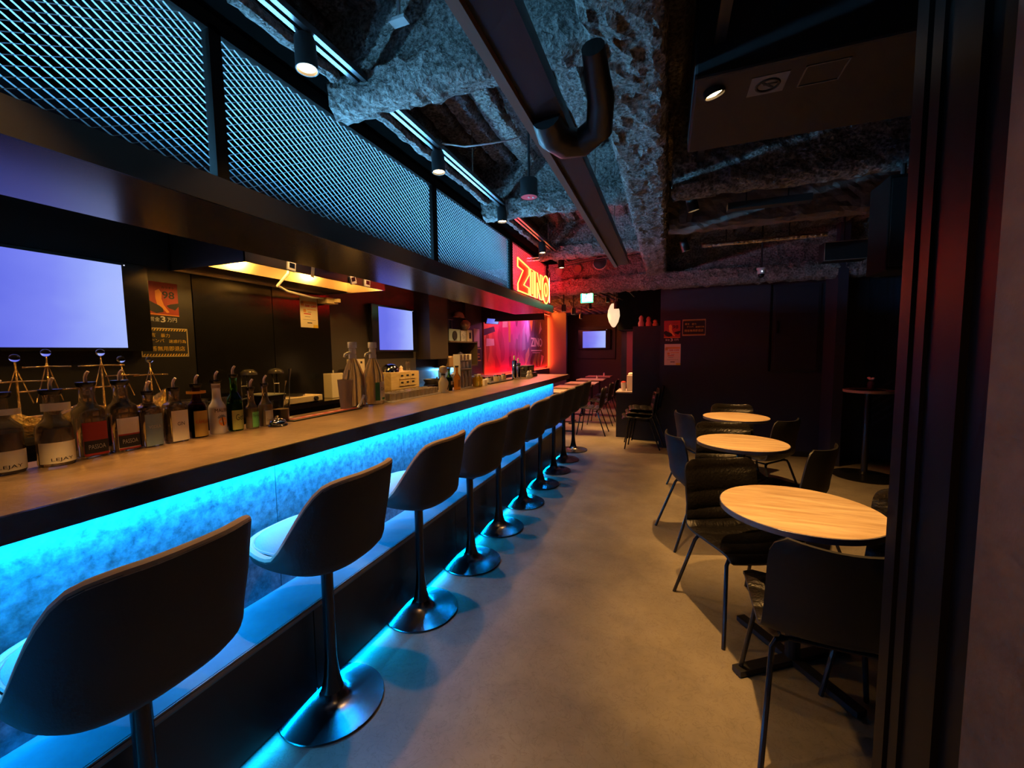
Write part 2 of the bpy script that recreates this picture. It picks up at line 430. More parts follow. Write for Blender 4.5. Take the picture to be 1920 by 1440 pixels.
bpart('ledge_edge', MB().box(-1.322, -1.19, .395, -1.316, 5.56, .407).box(-1.322, -1.19, .410, -1.317, 5.56, .415), mat('ledge_edge_band', (.28, .28, .3), .5))
ys = [-1.2, 1.2, 2.4, 3.6, 4.8, 5.56]
for a, c in zip(ys, ys[1:]):
    bpart('kick_panel', MB().box(-1.345, a+.002, .036, -1.325, c-.002, .385), wall_black)
bpart('plinth', MB().box(-1.575, -1.19, 0, -1.50, 5.5, .385), black_matt)
led_m = mat('blue_led_strip', (.1, .2, .3), .5, emit=(.05, .45, 1.), strength=4)
def led_thing(label, box, p0, p1, w, e, col, d, m=led_m):
    x0, y0, z0, x1, y1, z1 = box; c = ((x0+x1)/2, (y0+y1)/2, z0)
    t = thing('led_strip', label, 'light strip', c)
    MB().box(x0-c[0], y0-c[1], 0, x1-c[0], y1-c[1], z1-z0).build('diffuser', m, t)
    strip_light(p0, p1, w, e, col, d, t); return t
led_thing('blue light strip hidden under the counter front edge', (-1.503, -1.15, .992, -1.495, 5.82, 1.002), (-1.507, -1.1, .985), (-1.507, 5.8, .985), .012, 100, BLUE, (-.12, 0, -1))
led_thing('blue light strip under the footrest ledge by the floor', (-1.40, -1.1, .376, -1.39, 5.5, .383), (-1.337, -1.1, .034), (-1.337, 5.5, .034), .010, 30, BLUE, (1, 0, -.55))

# ------------------------------------------------------------------ bar stools
stool_out = mat('stool_shell_fabric', (.045, .040, .038), .75, bump=.1, bscale=200)
stool_in = mat('stool_grey_fabric', (.30, .29, .275), .85, bump=.15, bscale=160)
stool_rim = mat('stool_tan_piping', (.40, .30, .22), .7)
def make_stool(loc, rot, label):
    r = thing('bar_stool', label, 'bar stool', loc, rot, 'bar stools along the counter')
    NT = 56
    def outline(th, R=1.):
        # +y is the front of the seat
        c, s = math.cos(th), math.sin(th); q = (abs(c)**2.7+abs(s)**2.7)**(-1/2.7)
        return .225*q*c*R, (.265 if s > 0 else .205)*q*s*R
    def rim(th):
        x, y = outline(th)
        t = min(1, max(0, (.045-y)/.20)); t = t*t*(3-2*t)
        top = .985-.035*max(0, (abs(x)-.12)/.105)**2
        return .708+(top-.708)*t-.010*math.exp(-((y-.07)/.07)**2)
    def surf(inset, zb, bowl, rims):
        b = MB(); rings = []
        prof = [('c', 0)]+[('b', PI/2*k/6) for k in range(1, 7)]+[('w', k/8) for k in range(1, 9)]
        for kind, t in prof:
            ring = []
            for j in range(NT):
                th = 2*PI*j/NT; ox, oy = outline(th); L = math.hypot(ox, oy); k0 = (L-inset)/L
                zt = rims(th)
                if kind == 'c': p = (0, 0, zb)
                elif kind == 'b': p = (ox*k0*math.sin(t)**.85*.97, oy*k0*math.sin(t)**.85*.97, zb+bowl*(1-math.cos(t)))
                else:
                    z = zb+bowl+(zt-zb-bowl)*t; f = .97+.03*min(1, t*2)
                    lean = -.045*max(0, z-.71)/.28*(1 if oy < .05 else 0)
                    p = (ox*k0*f, oy*k0*f+lean, z)
                ring.append(p)
            rings.append(ring)
        return rings
    ro = surf(0, .606, .080, rim); ri = surf(.026, .645, .05, lambda th: rim(th)-.002)
    b = MB()
    def add(rings, flip=False):
        base = len(b.v)
        for ring in rings: b.v.extend(ring)
        for i in range(len(rings)-1):
            for j in range(NT):
                j2 = (j+1) % NT; q = (base+i*NT+j, base+i*NT+j2, base+(i+1)*NT+j2, base+(i+1)*NT+j)
                b.f.append(q)
    add(ro); b.build('shell', stool_out, r, smooth=True)
    b = MB(); add(ri); b.build('lining', stool_in, r, smooth=True)
    b = MB(); mid = [tuple((Vector(p)+Vector(q))/2+Vector((0, 0, .001))) for p, q in zip(ro[-1], ri[-1])]
    b.tube(mid, .0135, 8, closed=True); b.build('rim', stool_rim, r, smooth=True)
    b = MB(); N = 40
    rings = []
    for k, (f, z) in enumerate(((.0, .745), (.45, .748), (.8, .740), (.95, .726), (1., .708), (.98, .692), (.9, .68))):
        rings.append([(x*f*.86, y*f*.86+.018, z) for x, y in (outline(2*PI*j/N) for j in range(N))])
    for ring in rings: b.v.extend(ring)
    for i in range(len(rings)-1):
        for j in range(N):
            j2 = (j+1) % N; b.f.append((i*N+j, i*N+j2, (i+1)*N+j2, (i+1)*N+j))
    cu = b.build('seat_cushion', stool_in, r, smooth=True)
    MB().tube([(x*.865, y*.865+.018, .711) for x, y in (outline(2*PI*j/N) for j in range(N))], .005, 6, closed=True).build('piping', stool_in, cu, smooth=True)
    MB().lathe([(.043, .064), (.034, .10), (.0285, .14), (.0235, .19), (.0225, .22), (.0225, .604)], n=24).build('pole', black_metal, r, smooth=True)
    base_m = mat('stool_base_metal', (.17, .17, .19), .27, metal=1)
    MB().lathe([(.0, .002), (.199, .002), (.201, .007), (.199, .011), (.17, .0155), (.12, .021), (.085, .0265), (.066, .034), (.052, .046), (.042, .065), (.0005, .066)], n=48).build('base', base_m, r, smooth=True)
    MB().box(-.07, -.07, .597, .07, .07, .615).build('mounting_plate', black_metal, r)
    return r
ST = [.583, 1.211, 1.854, 2.425, 2.986, 3.57, 4.134, 4.667, 5.195, 5.756]
SX = [-1.245, -1.255, -1.25, -1.225, -1.25, -1.244, -1.244, -1.236, -1.242, -1.236]
SA = [92, 93, 91, 86, 90, 92, 88, 91, 89, 90]
ORD = ['closest bar stool to the camera, only its dark back and pole in view', 'second bar stool from the camera, whole round base in view', 'third bar stool from the camera along the counter', 'fourth bar stool from the camera along the counter', 'fifth bar stool from the camera along the counter',
       'fifth bar stool from the far end of the counter', 'fourth bar stool from the far end of the counter', 'third bar stool from the far end of the counter', 'second bar stool from the far end of the counter', 'farthest bar stool, standing beyond the end of the footrest ledge']
proto = None
for k in range(10):
    if proto is None: proto = make_stool((SX[k], ST[k], 0), math.radians(SA[k]), ORD[k])
    else: dup(proto, (SX[k], ST[k], 0), math.radians(SA[k]), ORD[k])

# ------------------------------------------------------------------ expanded-metal grille over the soffit
gr = thing('grille_screen', 'dark expanded metal grille screen in framed bays above the bar', 'grille', (-1.515, 0, 2.045))
mesh_m = mat('grille_metal', (.13, .135, .14), .5, metal=.3)
GT = .50
def bay(y0, y1):
    b = MB(); L, S = .046, .0262; wa, wb_ = Vector((.0028, 0, .0007)), Vector((.0008, 0, .0011))
    rows = int(GT/(S/2)); n0 = int(y0/L)-1; n1 = int(y1/L)+2
    for j in range(rows):
        z0, z1 = j*S/2, (j+1)*S/2
        for i in range(n0*2, n1*2):
            if (i+j) % 2: continue
            for dy in (-1, 1):
                a = Vector((0, i*L/2, z0)); c = Vector((0, (i+dy)*L/2, z1))
                if min(a.y, c.y) < y0 or max(a.y, c.y) > y1: continue
                w = wa if dy < 0 else wb_
                b.quad(a-w, c-w, c+w, a+w)
    return b
BAYS = [(-1.1, 1.046), (1.088, 2.492), (2.548, 3.965), (4.035, 5.37)]
for a, c in BAYS: tag(bay(a, c).build('mesh_panel', mesh_m, gr), None, None, kind='stuff')
for y0, y1 in ((1.046, 1.088), (2.492, 2.548), (3.965, 4.035), (5.37, 5.41)):
    MB().box(-.02, y0, 0, .02, y1, GT+.02).build('frame_post', black_matt, gr)
MB().box(-.02, -1.1, GT, .02, 5.41, GT+.055).build('top_rail', black_matt, gr)
MB().box(-.012, -1.1, .0, .012, 5.41, .008).build('bottom_rail', black_matt, gr)
MB().tube([(.03, 5.43, 0), (.03, 5.43, .42), (.02, 5.36, .47)], .008).build('conduit', steel, gr)
led_thing('blue light strip lying on the soffit behind the grille', (-1.78, -1.1, 2.046, -1.765, 3.9, 2.056), (-1.75, -1.1, 2.062), (-1.75, 3.95, 2.062), .02, 105, (.18, .60, 1.), (1., 0, .95))
strip_light((-1.585, -1.1, 2.05), (-1.585, 3.95, 2.05), .015, 22, (.10, .48, 1.), (.10, 0, 1), gr)

# neon sign on the last bay
ng = thing('neon_sign', 'glowing neon sign with outlined yellow ZINO letters over red', 'neon sign', (-1.475, 4.12, 2.06))
neon_y = mat('neon_yellow_tube', (.9, .6, .1), .4, emit=(1., .55, .10), strength=2.2)
neon_r = mat('neon_red_face', (.5, .02, .01), .4, emit=(1., .012, .008), strength=1.2)
def ell(cx, cy, rx, ry, n=26): return [(cx+rx*math.cos(2*PI*k/n), cy+ry*math.sin(2*PI*k/n)) for k in range(n)]
LET = {
 'letter_z': ([(-.0, .34), (.0, .25), (.17, .235), (0, .075), (.0, .0), (.37, .0), (.37, .075), (.19, .085), (.38, .225), (.38, .30)], []),
 'letter_i': ([(.43, .0), (.43, .30), (.56, .30), (.56, .0)], [[(.495, .025), (.495, .275)]]),
 'letter_n': ([(.61, 0), (.61, .30), (.70, .30), (.82, .12), (.82, .30), (.90, .30), (.90, 0), (.81, 0), (.69, .18), (.69, 0)], []),
 'letter_o': (ell(1.07, .15, .15, .175), []),
}
for nm, (poly, inner) in LET.items():
    f = MB(); f.prism(poly, -.012, -.006, lambda u, v, h: (h, u, v)); lo = f.build(nm, neon_r, ng)
    t = MB(); t.tube([(0.004, u, v) for u, v in poly], .0075, 6, closed=True)
    for s_ in inner: t.tube([(.004, u, v) for u, v in s_], .007, 6)
    if nm == 'letter_o': t.tube([(.004, u, v) for u, v in ell(1.07, .15, .062,   .085, 18)], .0075, 6, closed=True)
    t.build('neon_tube', neon_y, lo)
strip_light((-1.60, 4.1, 2.08), (-1.60, 5.35, 2.08), .03, 34, RED, (.55, 0, 1), ng)
strip_light((-1.50, 4.12, 2.04+.02), (-1.50, 5.35, 2.06), .02, 38, RED, (.8, 0, 1), ng)
strip_light((-1.50, 5.425, 2.07), (-1.50, 5.425, 2.40), .03, 13, RED, (.35, 1, 0), ng)

# ------------------------------------------------------------------ lighting track and spots
spot_lens = mat('spot_lens', (1, .8, .5), .4, emit=(1., .62, .26), strength=22)
tk = thing('lighting_track', 'long black double lighting track hung above the stools', 'lighting track', (-1.22, 0, 2.567))
MB().box(-.028, -1.1, -.012, -.008, 5.3, .012).box(.008, -1.1, -.012, .028, 5.3, .012).build('rail', mat('track_metal', (.10, .10, .11), .3, metal=.7), tk)
for y in (.62, 1.55, 2.55, 3.45, 4.4, 4.95):
    MB().tube([(0, y, 0), (0, y, .32)], .004, 6).build('hanger_rod', steel, tk)
    MB().cbox((0, y, .018), (.05, .05, .012)).build('hanger_clip', black, tk)
def make_spot(loc, label, group, e, aim=(0, 0, -1), size=95, blend=.75, drop=.125):
    r = thing('track_spotlight', label, 'spotlight', loc, 0, group)
    aim = Vector(aim).normalized(); q = aim.to_track_quat('-Z', 'Y').to_matrix().to_4x4()
    MB().lathe([(.001, .115), (.032, .112), (.036, .10), (.038, 0), (.034, 0), (.032, .012), (.001, .014)], n=20).xform(q).build('housing', black, r, smooth=True)
    MB().lathe([(.001, .008), (.031, .009), (.031, .012), (.001, .013)], n=20).xform(q).build('lens', spot_lens, r)
    MB().tube([q @ Vector((0, 0, .11)), (0, 0, drop-.002 if drop > .122 else drop+.0)], .008, 8).build('stem', black, r)
    lamp('SPOT', aim*.006, e, WARM, r, aim, spot_size=math.radians(size), spot_blend=blend, shadow_soft_size=.022)
    return r
SP = [(.23, 'track spotlight over the bar stool closest to the camera'), (1.200, 'big bright track spotlight nearest the top left of the view'), (2.11, 'second lit track spotlight along the bar track'), (3.07, 'third lit track spotlight along the bar track'), (4.18, 'fourth lit track spotlight, in front of the red grille bay'), (5.01, 'last lit track spotlight at the far end of the bar track')]
SP.insert(0, (-.45, 'unseen track spotlight added left of the camera to light the bottles'))  # extra spot out of view, added to light the bottle labels
AIM = {-.45: (-1.88, 1.5, 1.04), .23: (-1.88, 1.0, 1.04)}
for y, lb in SP:
    if y in AIM: make_spot((-1.22, y, 2.433), lb, 'spotlights on the bar track', 170 if y < 0 else 90, aim=Vector(AIM[y])-Vector((-1.22, y, 2.433)), drop=.12, size=33, blend=1.)
    else: make_spot((-1.22, y, 2.433), lb, 'spotlights on the bar track', 52, aim=(.05, 0, -1), drop=.12, size=98, blend=1.)
tk2 = thing('lighting_track', 'black lighting track hung over the round tables', 'lighting track', (.16, 0, 2.52))
MB().box(-.018, .9, -.012, .018, 5.0, .012).build('rail', black, tk2)
for y in (1.3, 2.4, 3.6, 4.8): MB().tube([(0, y, 0), (0, y, .36)], .004, 6).build('hanger_rod', black, tk2)
for (x, y, z), lb, tgt in (((.157, 1.82, 2.385), 'glaring spotlight over the nearest round table', (.555, 2.09, .72)), ((.16, 3.20, 2.38), 'spotlight over the middle round table', (.54, 3.47, .72)), ((.165, 4.47, 2.385), 'small far spotlight over the third round table', (.68, 4.776, .72))):
    make_spot((x, y, z), lb, 'spotlights over the round tables', 215, aim=Vector(tgt)-Vector((x, y, z)), size=62, blend=.8, drop=.12)

# ------------------------------------------------------------------ screens
def screen_mat(axis):
    m = bpy.data.materials.new('screen_picture'); m.use_nodes = True; nt = m.node_tree; b = nt.nodes['Principled BSDF']
    tc = nt.nodes.new('ShaderNodeTexCoord'); mp = nt.nodes.new('ShaderNodeMapping'); nt.links.new(tc.outputs['Generated'], mp.inputs[0])
    sx = nt.nodes.new('ShaderNodeSeparateXYZ'); nt.links.new(mp.outputs[0], sx.inputs[0])
    ad = nt.nodes.new('ShaderNodeMath'); ad.operation = 'ADD'; nt.links.new(sx.outputs[axis], ad.inputs[0]); ad.inputs[1].default_value = 0.
    n = nt.nodes.new('ShaderNodeTexNoise'); n.inputs['Scale'].default_value = 2.5; nt.links.new(tc.outputs['Generated'], n.inputs['Vector'])
    a2 = nt.nodes.new('ShaderNodeMath'); a2.operation = 'MULTIPLY_ADD'; a2.inputs[1].default_value = .2; nt.links.new(n.outputs[0], a2.inputs[0]); hf = nt.nodes.new('ShaderNodeMath'); hf.operation = 'MULTIPLY'; hf.inputs[1].default_value = .8; nt.links.new(ad.outputs[0], hf.inputs[0]); nt.links.new(hf.outputs[0], a2.inputs[2])
    c = add_ramp(nt, a2.outputs[0], [(.25, (.13, .16, .80)), (.5, (.20, .24, .90)), (.75, (.33, .42, .98)), (1.0, (.42, .54, 1.))])
    b.inputs['Base Color'].default_value = (.01, .01, .01, 1); b.inputs['Roughness'].default_value = .3
    nt.links.new(c, b.inputs['Emission Color']); b.inputs['Emission Strength'].default_value = 1.0
    return m
pic = screen_mat(1); pic_y = screen_mat(0)
def tv(label, c, axis, w=.97, h=.56, pw=.69, ph=.515, mullion=None):
    r = thing('television', label, 'television', c)
    if axis == 'x':
        MB().box(0, -w/2, -h/2, .05, w/2, h/2).build('cabinet', black_gloss, r, bevel=.004)
        MB().box(.0505, -pw/2, -ph/2, .053, pw/2, ph/2).build('picture', pic, r)
        MB().cbox((.052, .36, .26), (.004, .006, .006)).build('standby_light', mat('standby_led', (.2, .2, .25), emit=(.5, .5, .6), strength=1.5), r)
        MB().box(-.03, -.2, -.15, .0, .2, .15).build('wall_bracket', black, r)
    else:
        MB().box(-w/2, -.05, -h/2, w/2, 0, h/2).build('cabinet', black_gloss, r, bevel=.004)
        MB().box(-pw/2, -.053, -ph/2, pw/2, -.0505, ph/2).build('picture', pic_y, r)
        MB().cbox((.37, -.052, .29), (.012, .004, .012)).build('standby_light', MATS['standby_led'], r)
        MB().box(-.2, 0, -.15, .2, .03, .15).build('wall_bracket', black, r)
    return r
tv('wall television behind the bottles at the left edge, lavender blue picture', (-3.262, 1.253, 1.732), 'x')
tv('wall television behind the white pump bottles, lavender blue picture', (-3.255, 4.395, 1.718), 'x', w=.93)
tv('far wall television at the end of the aisle', (-2.07, 12.665, 1.76), 'y', w=.98, h=.60, pw=.69, ph=.50)
MB().box(-2.62, 12.70, 1.18, -1.45, 12.749, 2.16).build('screen_backboard', black, None)
tag(bpy.data.objects['screen_backboard'], 'dark square board on the far wall behind the far television', 'board')

# ------------------------------------------------------------------ notices
def poster98(label, fn, parent_loc, w=.20, h=.283):
    r = thing('poster', label, 'poster', parent_loc)
    def slab(name, m, u0, v0, u1, v1, d): 
        b = MB(); b.prism([(u0, v0), (u1, v0), (u1, v1), (u0, v1)], 0, d, fn); return b.build(name, m, r)
    slab('sheet', mat('red_poster_paper', (.40, .035, .015), .55), -w/2, -h/2+.055, w/2, h/2, .0015)
    slab('lower_band', black_ink, -w/2, -h/2, w/2, -h/2+.055, .0015)
    def bl(name, m, pts, d=.0022):
        MB().prism([(u*w, v*h) for u, v in pts], .0015, d, fn).build(name, m, r)
    bl('dark_cloud', black_ink, [(-.5, -.02), (-.38, .03), (-.25, -.02), (-.12, -.06), (.0, -.12), (.02, -.22), (-.2, -.26), (-.4, -.2), (-.5, -.1)])
    bl('dark_cloud', black_ink, [(.12, -.06), (.25, -.02), (.5, .02), (.5, -.06), (.38, -.16), (.3, -.14), (.2, -.12)])
    bl('pale_shape', orange_ink, [(-.2, .28), (-.08, .33), (.0, .24), (-.02, .1), (.04, -.05), (.2, -.22), (.12, -.24), (-.05, -.1), (-.16, -.05), (-.2, .1)])
    bl('ground_stripe', orange_ink, [(-.5, -.26), (.5, -.29), (.5, -.31), (-.5, -.29)])
    def L(t, u, v, m, hh=None, ww=None, bold=0.):
        lettering(t, .05, m, lambda a, c, e: fn(a+u*w, c+v*h, .0024+e), r, width=ww, height=hh, bold=bold)
    L('カラオケ', .2, .38, black_ink, .016, .08)
    L('98', .2, .20, black_ink, .05, .075, .0006)
    L('賞金', -.27, -.405, paper_white, .03, .06); L('3', -.02, -.40, paper_white, .042, .03, .001); L('万円', .26, -.405, paper_white, .03, .06)
    return r
def hazard_sign(label, fn, loc, w=.29, h=.20):
    r = thing('notice_sign', label, 'sign', loc)
    b = MB(); b.prism([(-w/2, -h/2), (w/2, -h/2), (w/2, h/2), (-w/2, h/2)], 0, .002, fn); b.build('sheet', mat('sign_cream', (.62, .5, .26), .6), r)
    b = MB(); q = .006; b.prism([(-w/2+q, -h/2+q), (w/2-q, -h/2+q), (w/2-q, h/2-q), (-w/2+q, h/2-q)], .002, .003, fn); b.build('black_field', black_ink, r)
    n = 16; s_ = (w-2*q)/n
    for v0 in (-h/2+q, h/2-q-.014):
        b = MB()
        for k in range(n):
            u = -w/2+q+k*s_
            b.prism([(u, v0), (u+s_*.5, v0), (u+s_*.95, v0+.014), (u+s_*.45, v0+.014)], .003, .0036, fn)
        tag(b.build('hazard_border', yellow_ink, r), None, None, kind='stuff')
    def L(t, u, v, hh, ww): lettering(t, .05, yellow_ink, lambda a, c, e: fn(a+u, c+v, .0036+e), r, width=ww, height=hh)
    L('暴言', -.088, .050, .026, .06); L('暴力', .0, .048, .026, .055)
    L('ナンパ', -.05, .012, .024, .082); L('迷惑行為', .075, .008, .024, .11)
    L('問答無用即退店', .0, -.043, .034, .24)
    return r
def flyer(label, fn, loc, w=.21, h=.297):
    r = thing('flyer', label, 'flyer', loc)
    def slab(name, m, u0, v0, u1, v1, a=.0012, d=.0018):
        b = MB(); b.prism([(u0*w, v0*h), (u1*w, v0*h), (u1*w, v1*h), (u0*w, v1*h)], a, d, fn); return b.build(name, m, r)
    slab('sheet', mat('flyer_paper', (.85, .76, .55), .7), -.5, -.5, .5, .5, 0, .0012)
    slab('orange_band', mat('flyer_orange', (.8, .38, .10), .7), -.42, .27, .46, .36); slab('yellow_corner', mat('flyer_yellow', (.85, .6, .06), .7), .22, -.5, .5, -.40)
    slab('orange_blot', MATS['flyer_orange'], -.46, .20, -.28, .33); slab('text_line', red_ink, -.3, -.07, .1, -.04); slab('text_line', MATS['flyer_orange'], -.1, .08, .4, .11)
    slab('text_line', black_ink, -.25, -.15, .05, -.14); slab('text_line', black_ink, -.35, -.25, .36, -.243); slab('text_line', black_ink, -.12, -.36, .15, -.33)
    slab('text_line', black_ink, -.08, .0, .12, .012); slab('orange_blot', MATS['flyer_orange'], -.32, -.01, -.17, .10)
    lettering('500 OFF', .05, red_ink, lambda a, c, e: fn(a+.1*w, c+.205*h, .0018+e), r, width=.62*w, height=.075*h, bold=.001)
    return r
Z0 = lambda f: f
poster98('red number 98 prize poster behind the bar beside the left television', on_x((0, 0, 0)), (-3.287, 1.852, 1.787))
hazard_sign('black and yellow warning sign below the red poster behind the bar', on_x((0, 0, 0)), (-3.287, 1.853, 1.514))
flyer('cream and orange discount flyer on the black boards under the range hood', on_x((0, 0, 0)), (-3.287, 3.11, 1.828))
poster98('red number 98 prize poster on the navy wall', on_y((0, 0, 0)), (.068, 6.299, 1.682), w=.215, h=.30)
hazard_sign('black and yellow warning sign on the navy wall beside the red poster', on_y((0, 0, 0)), (.351, 6.299, 1.727), w=.295, h=.225)
flyer('pink lit discount flyer on the navy wall below the red poster', on_y((0, 0, 0)), (.078, 6.299, 1.352), w=.215, h=.30)
hazard_sign('small black and yellow warning sign beside the red mural', on_x((0, 0, 0)), (-3.249, 6.82, 1.376), w=.36, h=.24)
pp = thing('paper_notice', 'blank looking grey paper sheet pinned above the small warning sign', 'notice', (-3.249, 6.83, 1.68))
MB().box(0, -.12, -.163, .0015, .12, .163).build('sheet', mat('grey_paper', (.5, .48, .44), .8), pp)
MB().box(.0015, -.05, -.07, .0022, .03, -.064).build('text_line', black_ink, pp)

# ------------------------------------------------------------------ range hood with lamp
hd = thing('range_hood', 'stainless range hood with warm yellow lit underside behind the bar', 'range hood', (-3.285, 1.92, 2.02))
b = MB(); W, D, H = 1.40, .74, .30
b.box(0, 0, 0, .012, W, H).box(D-.012, 0, 0, D, W, .085).box(0, 0, 0, D, .012, H).box(0, W-.012, 0, D, W, H).box(0, 0, .26, D, W, H)
b.build('canopy', mat('brushed_hood_steel', (.55, .48, .38), .32, metal=1), hd)
MB().box(D+.0005, .0, .0, D+.003, W, .085).build('front_band', mat('hood_front_band', (.10, .075, .05), .38, metal=.8), hd)
MB().box(D-.012, .0, .085, D+.0, W, .30).build('upper_front', mat('hood_dark_front', (.14, .12, .10), .35, metal=.6), hd)
MB().box(.012, .012, .015, .30, W-.012, .25).xform(Matrix()).build('grease_filter', mat('hood_filter', (.6, .5, .35), .28, metal=1), hd)
MB().sphere((.48, .42, .215), .035, 8).build('bulb', mat('hood_bulb', (1, .8, .4), emit=(1, .5, .10), strength=30), hd)
MB().tube([(.45, .62, .20), (.42, .60, .05), (.30, .60, -.04), (.20, .78, -.055), (.14, 1.1, -.065), (.10, 1.30, -.05)], .011, 8).build('cable', white, hd, smooth=True)
MB().box(.03, 1.27, -.10, .15, 1.42, -.045).box(.15, 1.36, -.085, .20, 1.40, -.05).build('socket_box', mat('aged_cream_plastic', (.6, .48, .28), .5), hd)
lamp('POINT', (.52, .42, .15), 26, (1, .50, .10), hd, shadow_soft_size=.04)
lamp('POINT', (.52, 1.12, .15), 12, (1, .50, .10), hd, shadow_soft_size=.04)
def timer(label, y, z, tilt):
    r = thing('kitchen_timer', label, 'timer', (-2.545, y, z), 0, 'kitchen timers on the hood front'); q = Matrix.Rotation(tilt, 4, 'X')
    MB().box(0, -.035, -.035, .02, .035, .035).xform(q).build('case', white, r, bevel=.006)
    MB().box(.0201, -.022, -.012, .0215, .022, .022).xform(q).build('display', black_gloss, r)
timer('small white timer on the hood front, leftmost and alone', 2.26, 2.05, -.1)
timer('tilted small white timer on the hood front, left of a close pair', 2.88, 2.05, .3)
timer('straight small white timer at the right end of the hood front', 3.06, 2.05, -.05)
cl = thing('reflection_strip', 'bright narrow strip standing in for a reflection on the hood front between the timers', 'paper', (-2.544, 2.46, 2.045))  # bright strip stands in for a fluorescent reflection on the hood
MB().box(0, -.016, -.04, .002, .016, .045).xform(Matrix.Rotation(-.15, 4, 'X')).build('sheet', mat('reflection_cream', (.8, .68, .4), .6), cl)
MB().cbox((.004, 0, .045), (.008, .02, .01)).build('clip', black, cl)

# ------------------------------------------------------------------ back counter and what stands behind the bar
bc = thing('back_counter', 'low stainless topped back counter along the wall behind the bar', 'counter', (-3.285, 2.9, 0))
MB().box(0, -4.0, .965, .44, 3.5, 1.0).build('steel_top', mat('polished_counter_steel', (.6, .5, .36), .10, metal=1), bc)
MB().box(0, -4.0, 0, .42, -1.8, .965).build('cabinet', black, bc); MB().box(0, -1.79, 0, .42, .9, .965).build('cabinet', black_gloss, bc); MB().box(0, .91, 0, .42, 3.5, .965).build('cabinet', black, bc)
for y in (-1.8+.6, -.3, .6): MB().box(.42, y, .80, .44, y+.3, .815).build('handle', steel, bc)

glass_m = {}
def glass(name, col, rough=.04): return mat(name, col, rough, trans=1., ior=1.33)
lab_cream = mat('label_cream', (.78, .70, .52), .6); lab_red = mat('label_red', (.40, .025, .02), .5); lab_black = mat('label_black', (.012, .01, .01), .5)
def bottle(name, label, loc, H, R, body_top, neck_r, gm, sq=None, liquid=None, labs=(), cap=black_gloss, pourer=True, face=0., neck0=None, group=None):
    """H = height to the cap top; labs = list of (z0, z1, half angle, material, [(text, z, height, width, material)])"""
    r = thing(name, label, 'bottle', loc, face, group)
    nz = body_top+(H-body_top)*.38
    prof = [(.0, .003), (R*.92, .0), (R, .008), (R, body_top), (R*.93, body_top+.012), (R*.6, body_top+(nz-body_top)*.62), (neck_r*1.05, nz), (neck_r, H-.026), (neck_r*1.12, H-.022), (neck_r*1.12, H-.012), (0.0005, H-.012)]
    MB().lathe(prof, n=28, sq=sq).build('glass', gm, r, smooth=True)
    if liquid:
        lm, lt = liquid; k = .90
        pr = [(p[0]*k if p[0] > .001 else p[0], p[1]+.004) for p in prof if p[1] < lt-.004]
        lastr = pr[-1][0]
        MB().lathe(pr+[(lastr, lt), (.0005, lt)], n=24, sq=sq).build('liquid', lm, r, smooth=True)
    for li, (z0, z1, ha, lm, texts) in enumerate(labs):
        b = MB(); n = 16
        def qf(a): 
            if not sq: return 1.
            return (abs(math.cos(a))**sq+abs(math.sin(a))**sq)**(-1/sq)
        for i in range(n+1):
            a = -ha+2*ha*i/n; rr = R*qf(a)+.0008+.0005*li
            b.v += [(rr*math.cos(a), rr*math.sin(a), z0), (rr*math.cos(a), rr*math.sin(a), z1)]
        for i in range(n): b.f.append((2*i, 2*i+2, 2*i+3, 2*i+1))
        lo = b.build('label', lm, r, smooth=True)
        for t, tz, th_, tw, tm in texts:
            lettering(t, .05, tm, lambda u, v, h, tz=tz, o=.0014+.0005*li: ((R*qf(u/R)+o)*math.cos(u/R), (R*qf(u/R)+o)*math.sin(u/R), tz+v), lo, width=tw, height=th_)
    MB().lathe([(.001, H-.018), (neck_r*1.25, H-.018), (neck_r*1.5, H-.010), (neck_r*1.5, H), (.001, H)], n=20).build('collar', cap, r, smooth=True)
    if pourer:
        MB().tube([(0, 0, H-.002), (0, 0, H+.018), (.004, .002, H+.030), (.010, .006, H+.040)], [.0062, .0056, .0056, .005], 8).build('pour_spout', mat('spout_plastic', (.6, .42, .36), .35), r, smooth=True)
    return r
g_clear = mat('bottle_clear', (.80, .62, .42), .06, trans=.87, ior=1.3); g_green = glass('bottle_green', (.10, .42, .06)); g_brown = glass('bottle_brown', (.16, .05, .02)); g_amber = glass('bottle_amber', (.55, .22, .03))
l_clear = glass('spirit', (.9, .85, .72)); l_cassis = mat('cassis_liquid', (.05, .008, .012), .1); l_green = mat('green_syrup', (.02, .22, .02), .15); l_red = mat('red_syrup', (.16, .025, .012), .15)
cream_l = mat('liqueur_clear', (.55, .42, .30), .2, trans=.7)
BZ = 1.04
bottle('liqueur_bottle', 'dark red filled bottle with cream LEJAY label at the left edge', (-2.036, .655, BZ), .268, .048, .145, .020, g_clear, None, (l_cassis, .135),
       [(.012, .078, 1.3, lab_cream, [('LEJAY', .025, .014, .056, black_ink)]), (.195, .215, .9, lab_cream, [])], face=-.05)
bottle('liqueur_bottle', 'clear bottle with cream LEJAY label second from the left edge', (-2.02, .772, BZ), .268, .047, .13, .020, g_clear, None, None,
       [(.012, .085, 1.3, lab_cream, [('LEJAY', .024, .014, .056, black_ink)]), (.195, .222, .9, lab_cream, [])], face=-.05)
for y, lb, m1 in ((.882, 'clear bottle with red flowered PASSOA label beside the cream labelled bottles', lab_red), (.985, 'clear bottle with cream and black PASSOA label left of the blue vodka', lab_cream)):
    bt = bottle('liqueur_bottle', lb, (-2.055, y, BZ), .285, .041, .17, .019, g_clear, 4.5, (l_clear, .15),
       [(.012, .135, .80, m1, []), (.018, .066, .76, lab_black, [('PASSOA', .042, .017, .044, paper_white)]), (.066, .072, .76, lab_red, []), (.01, .016, .76, lab_red, [])], face=-.0)
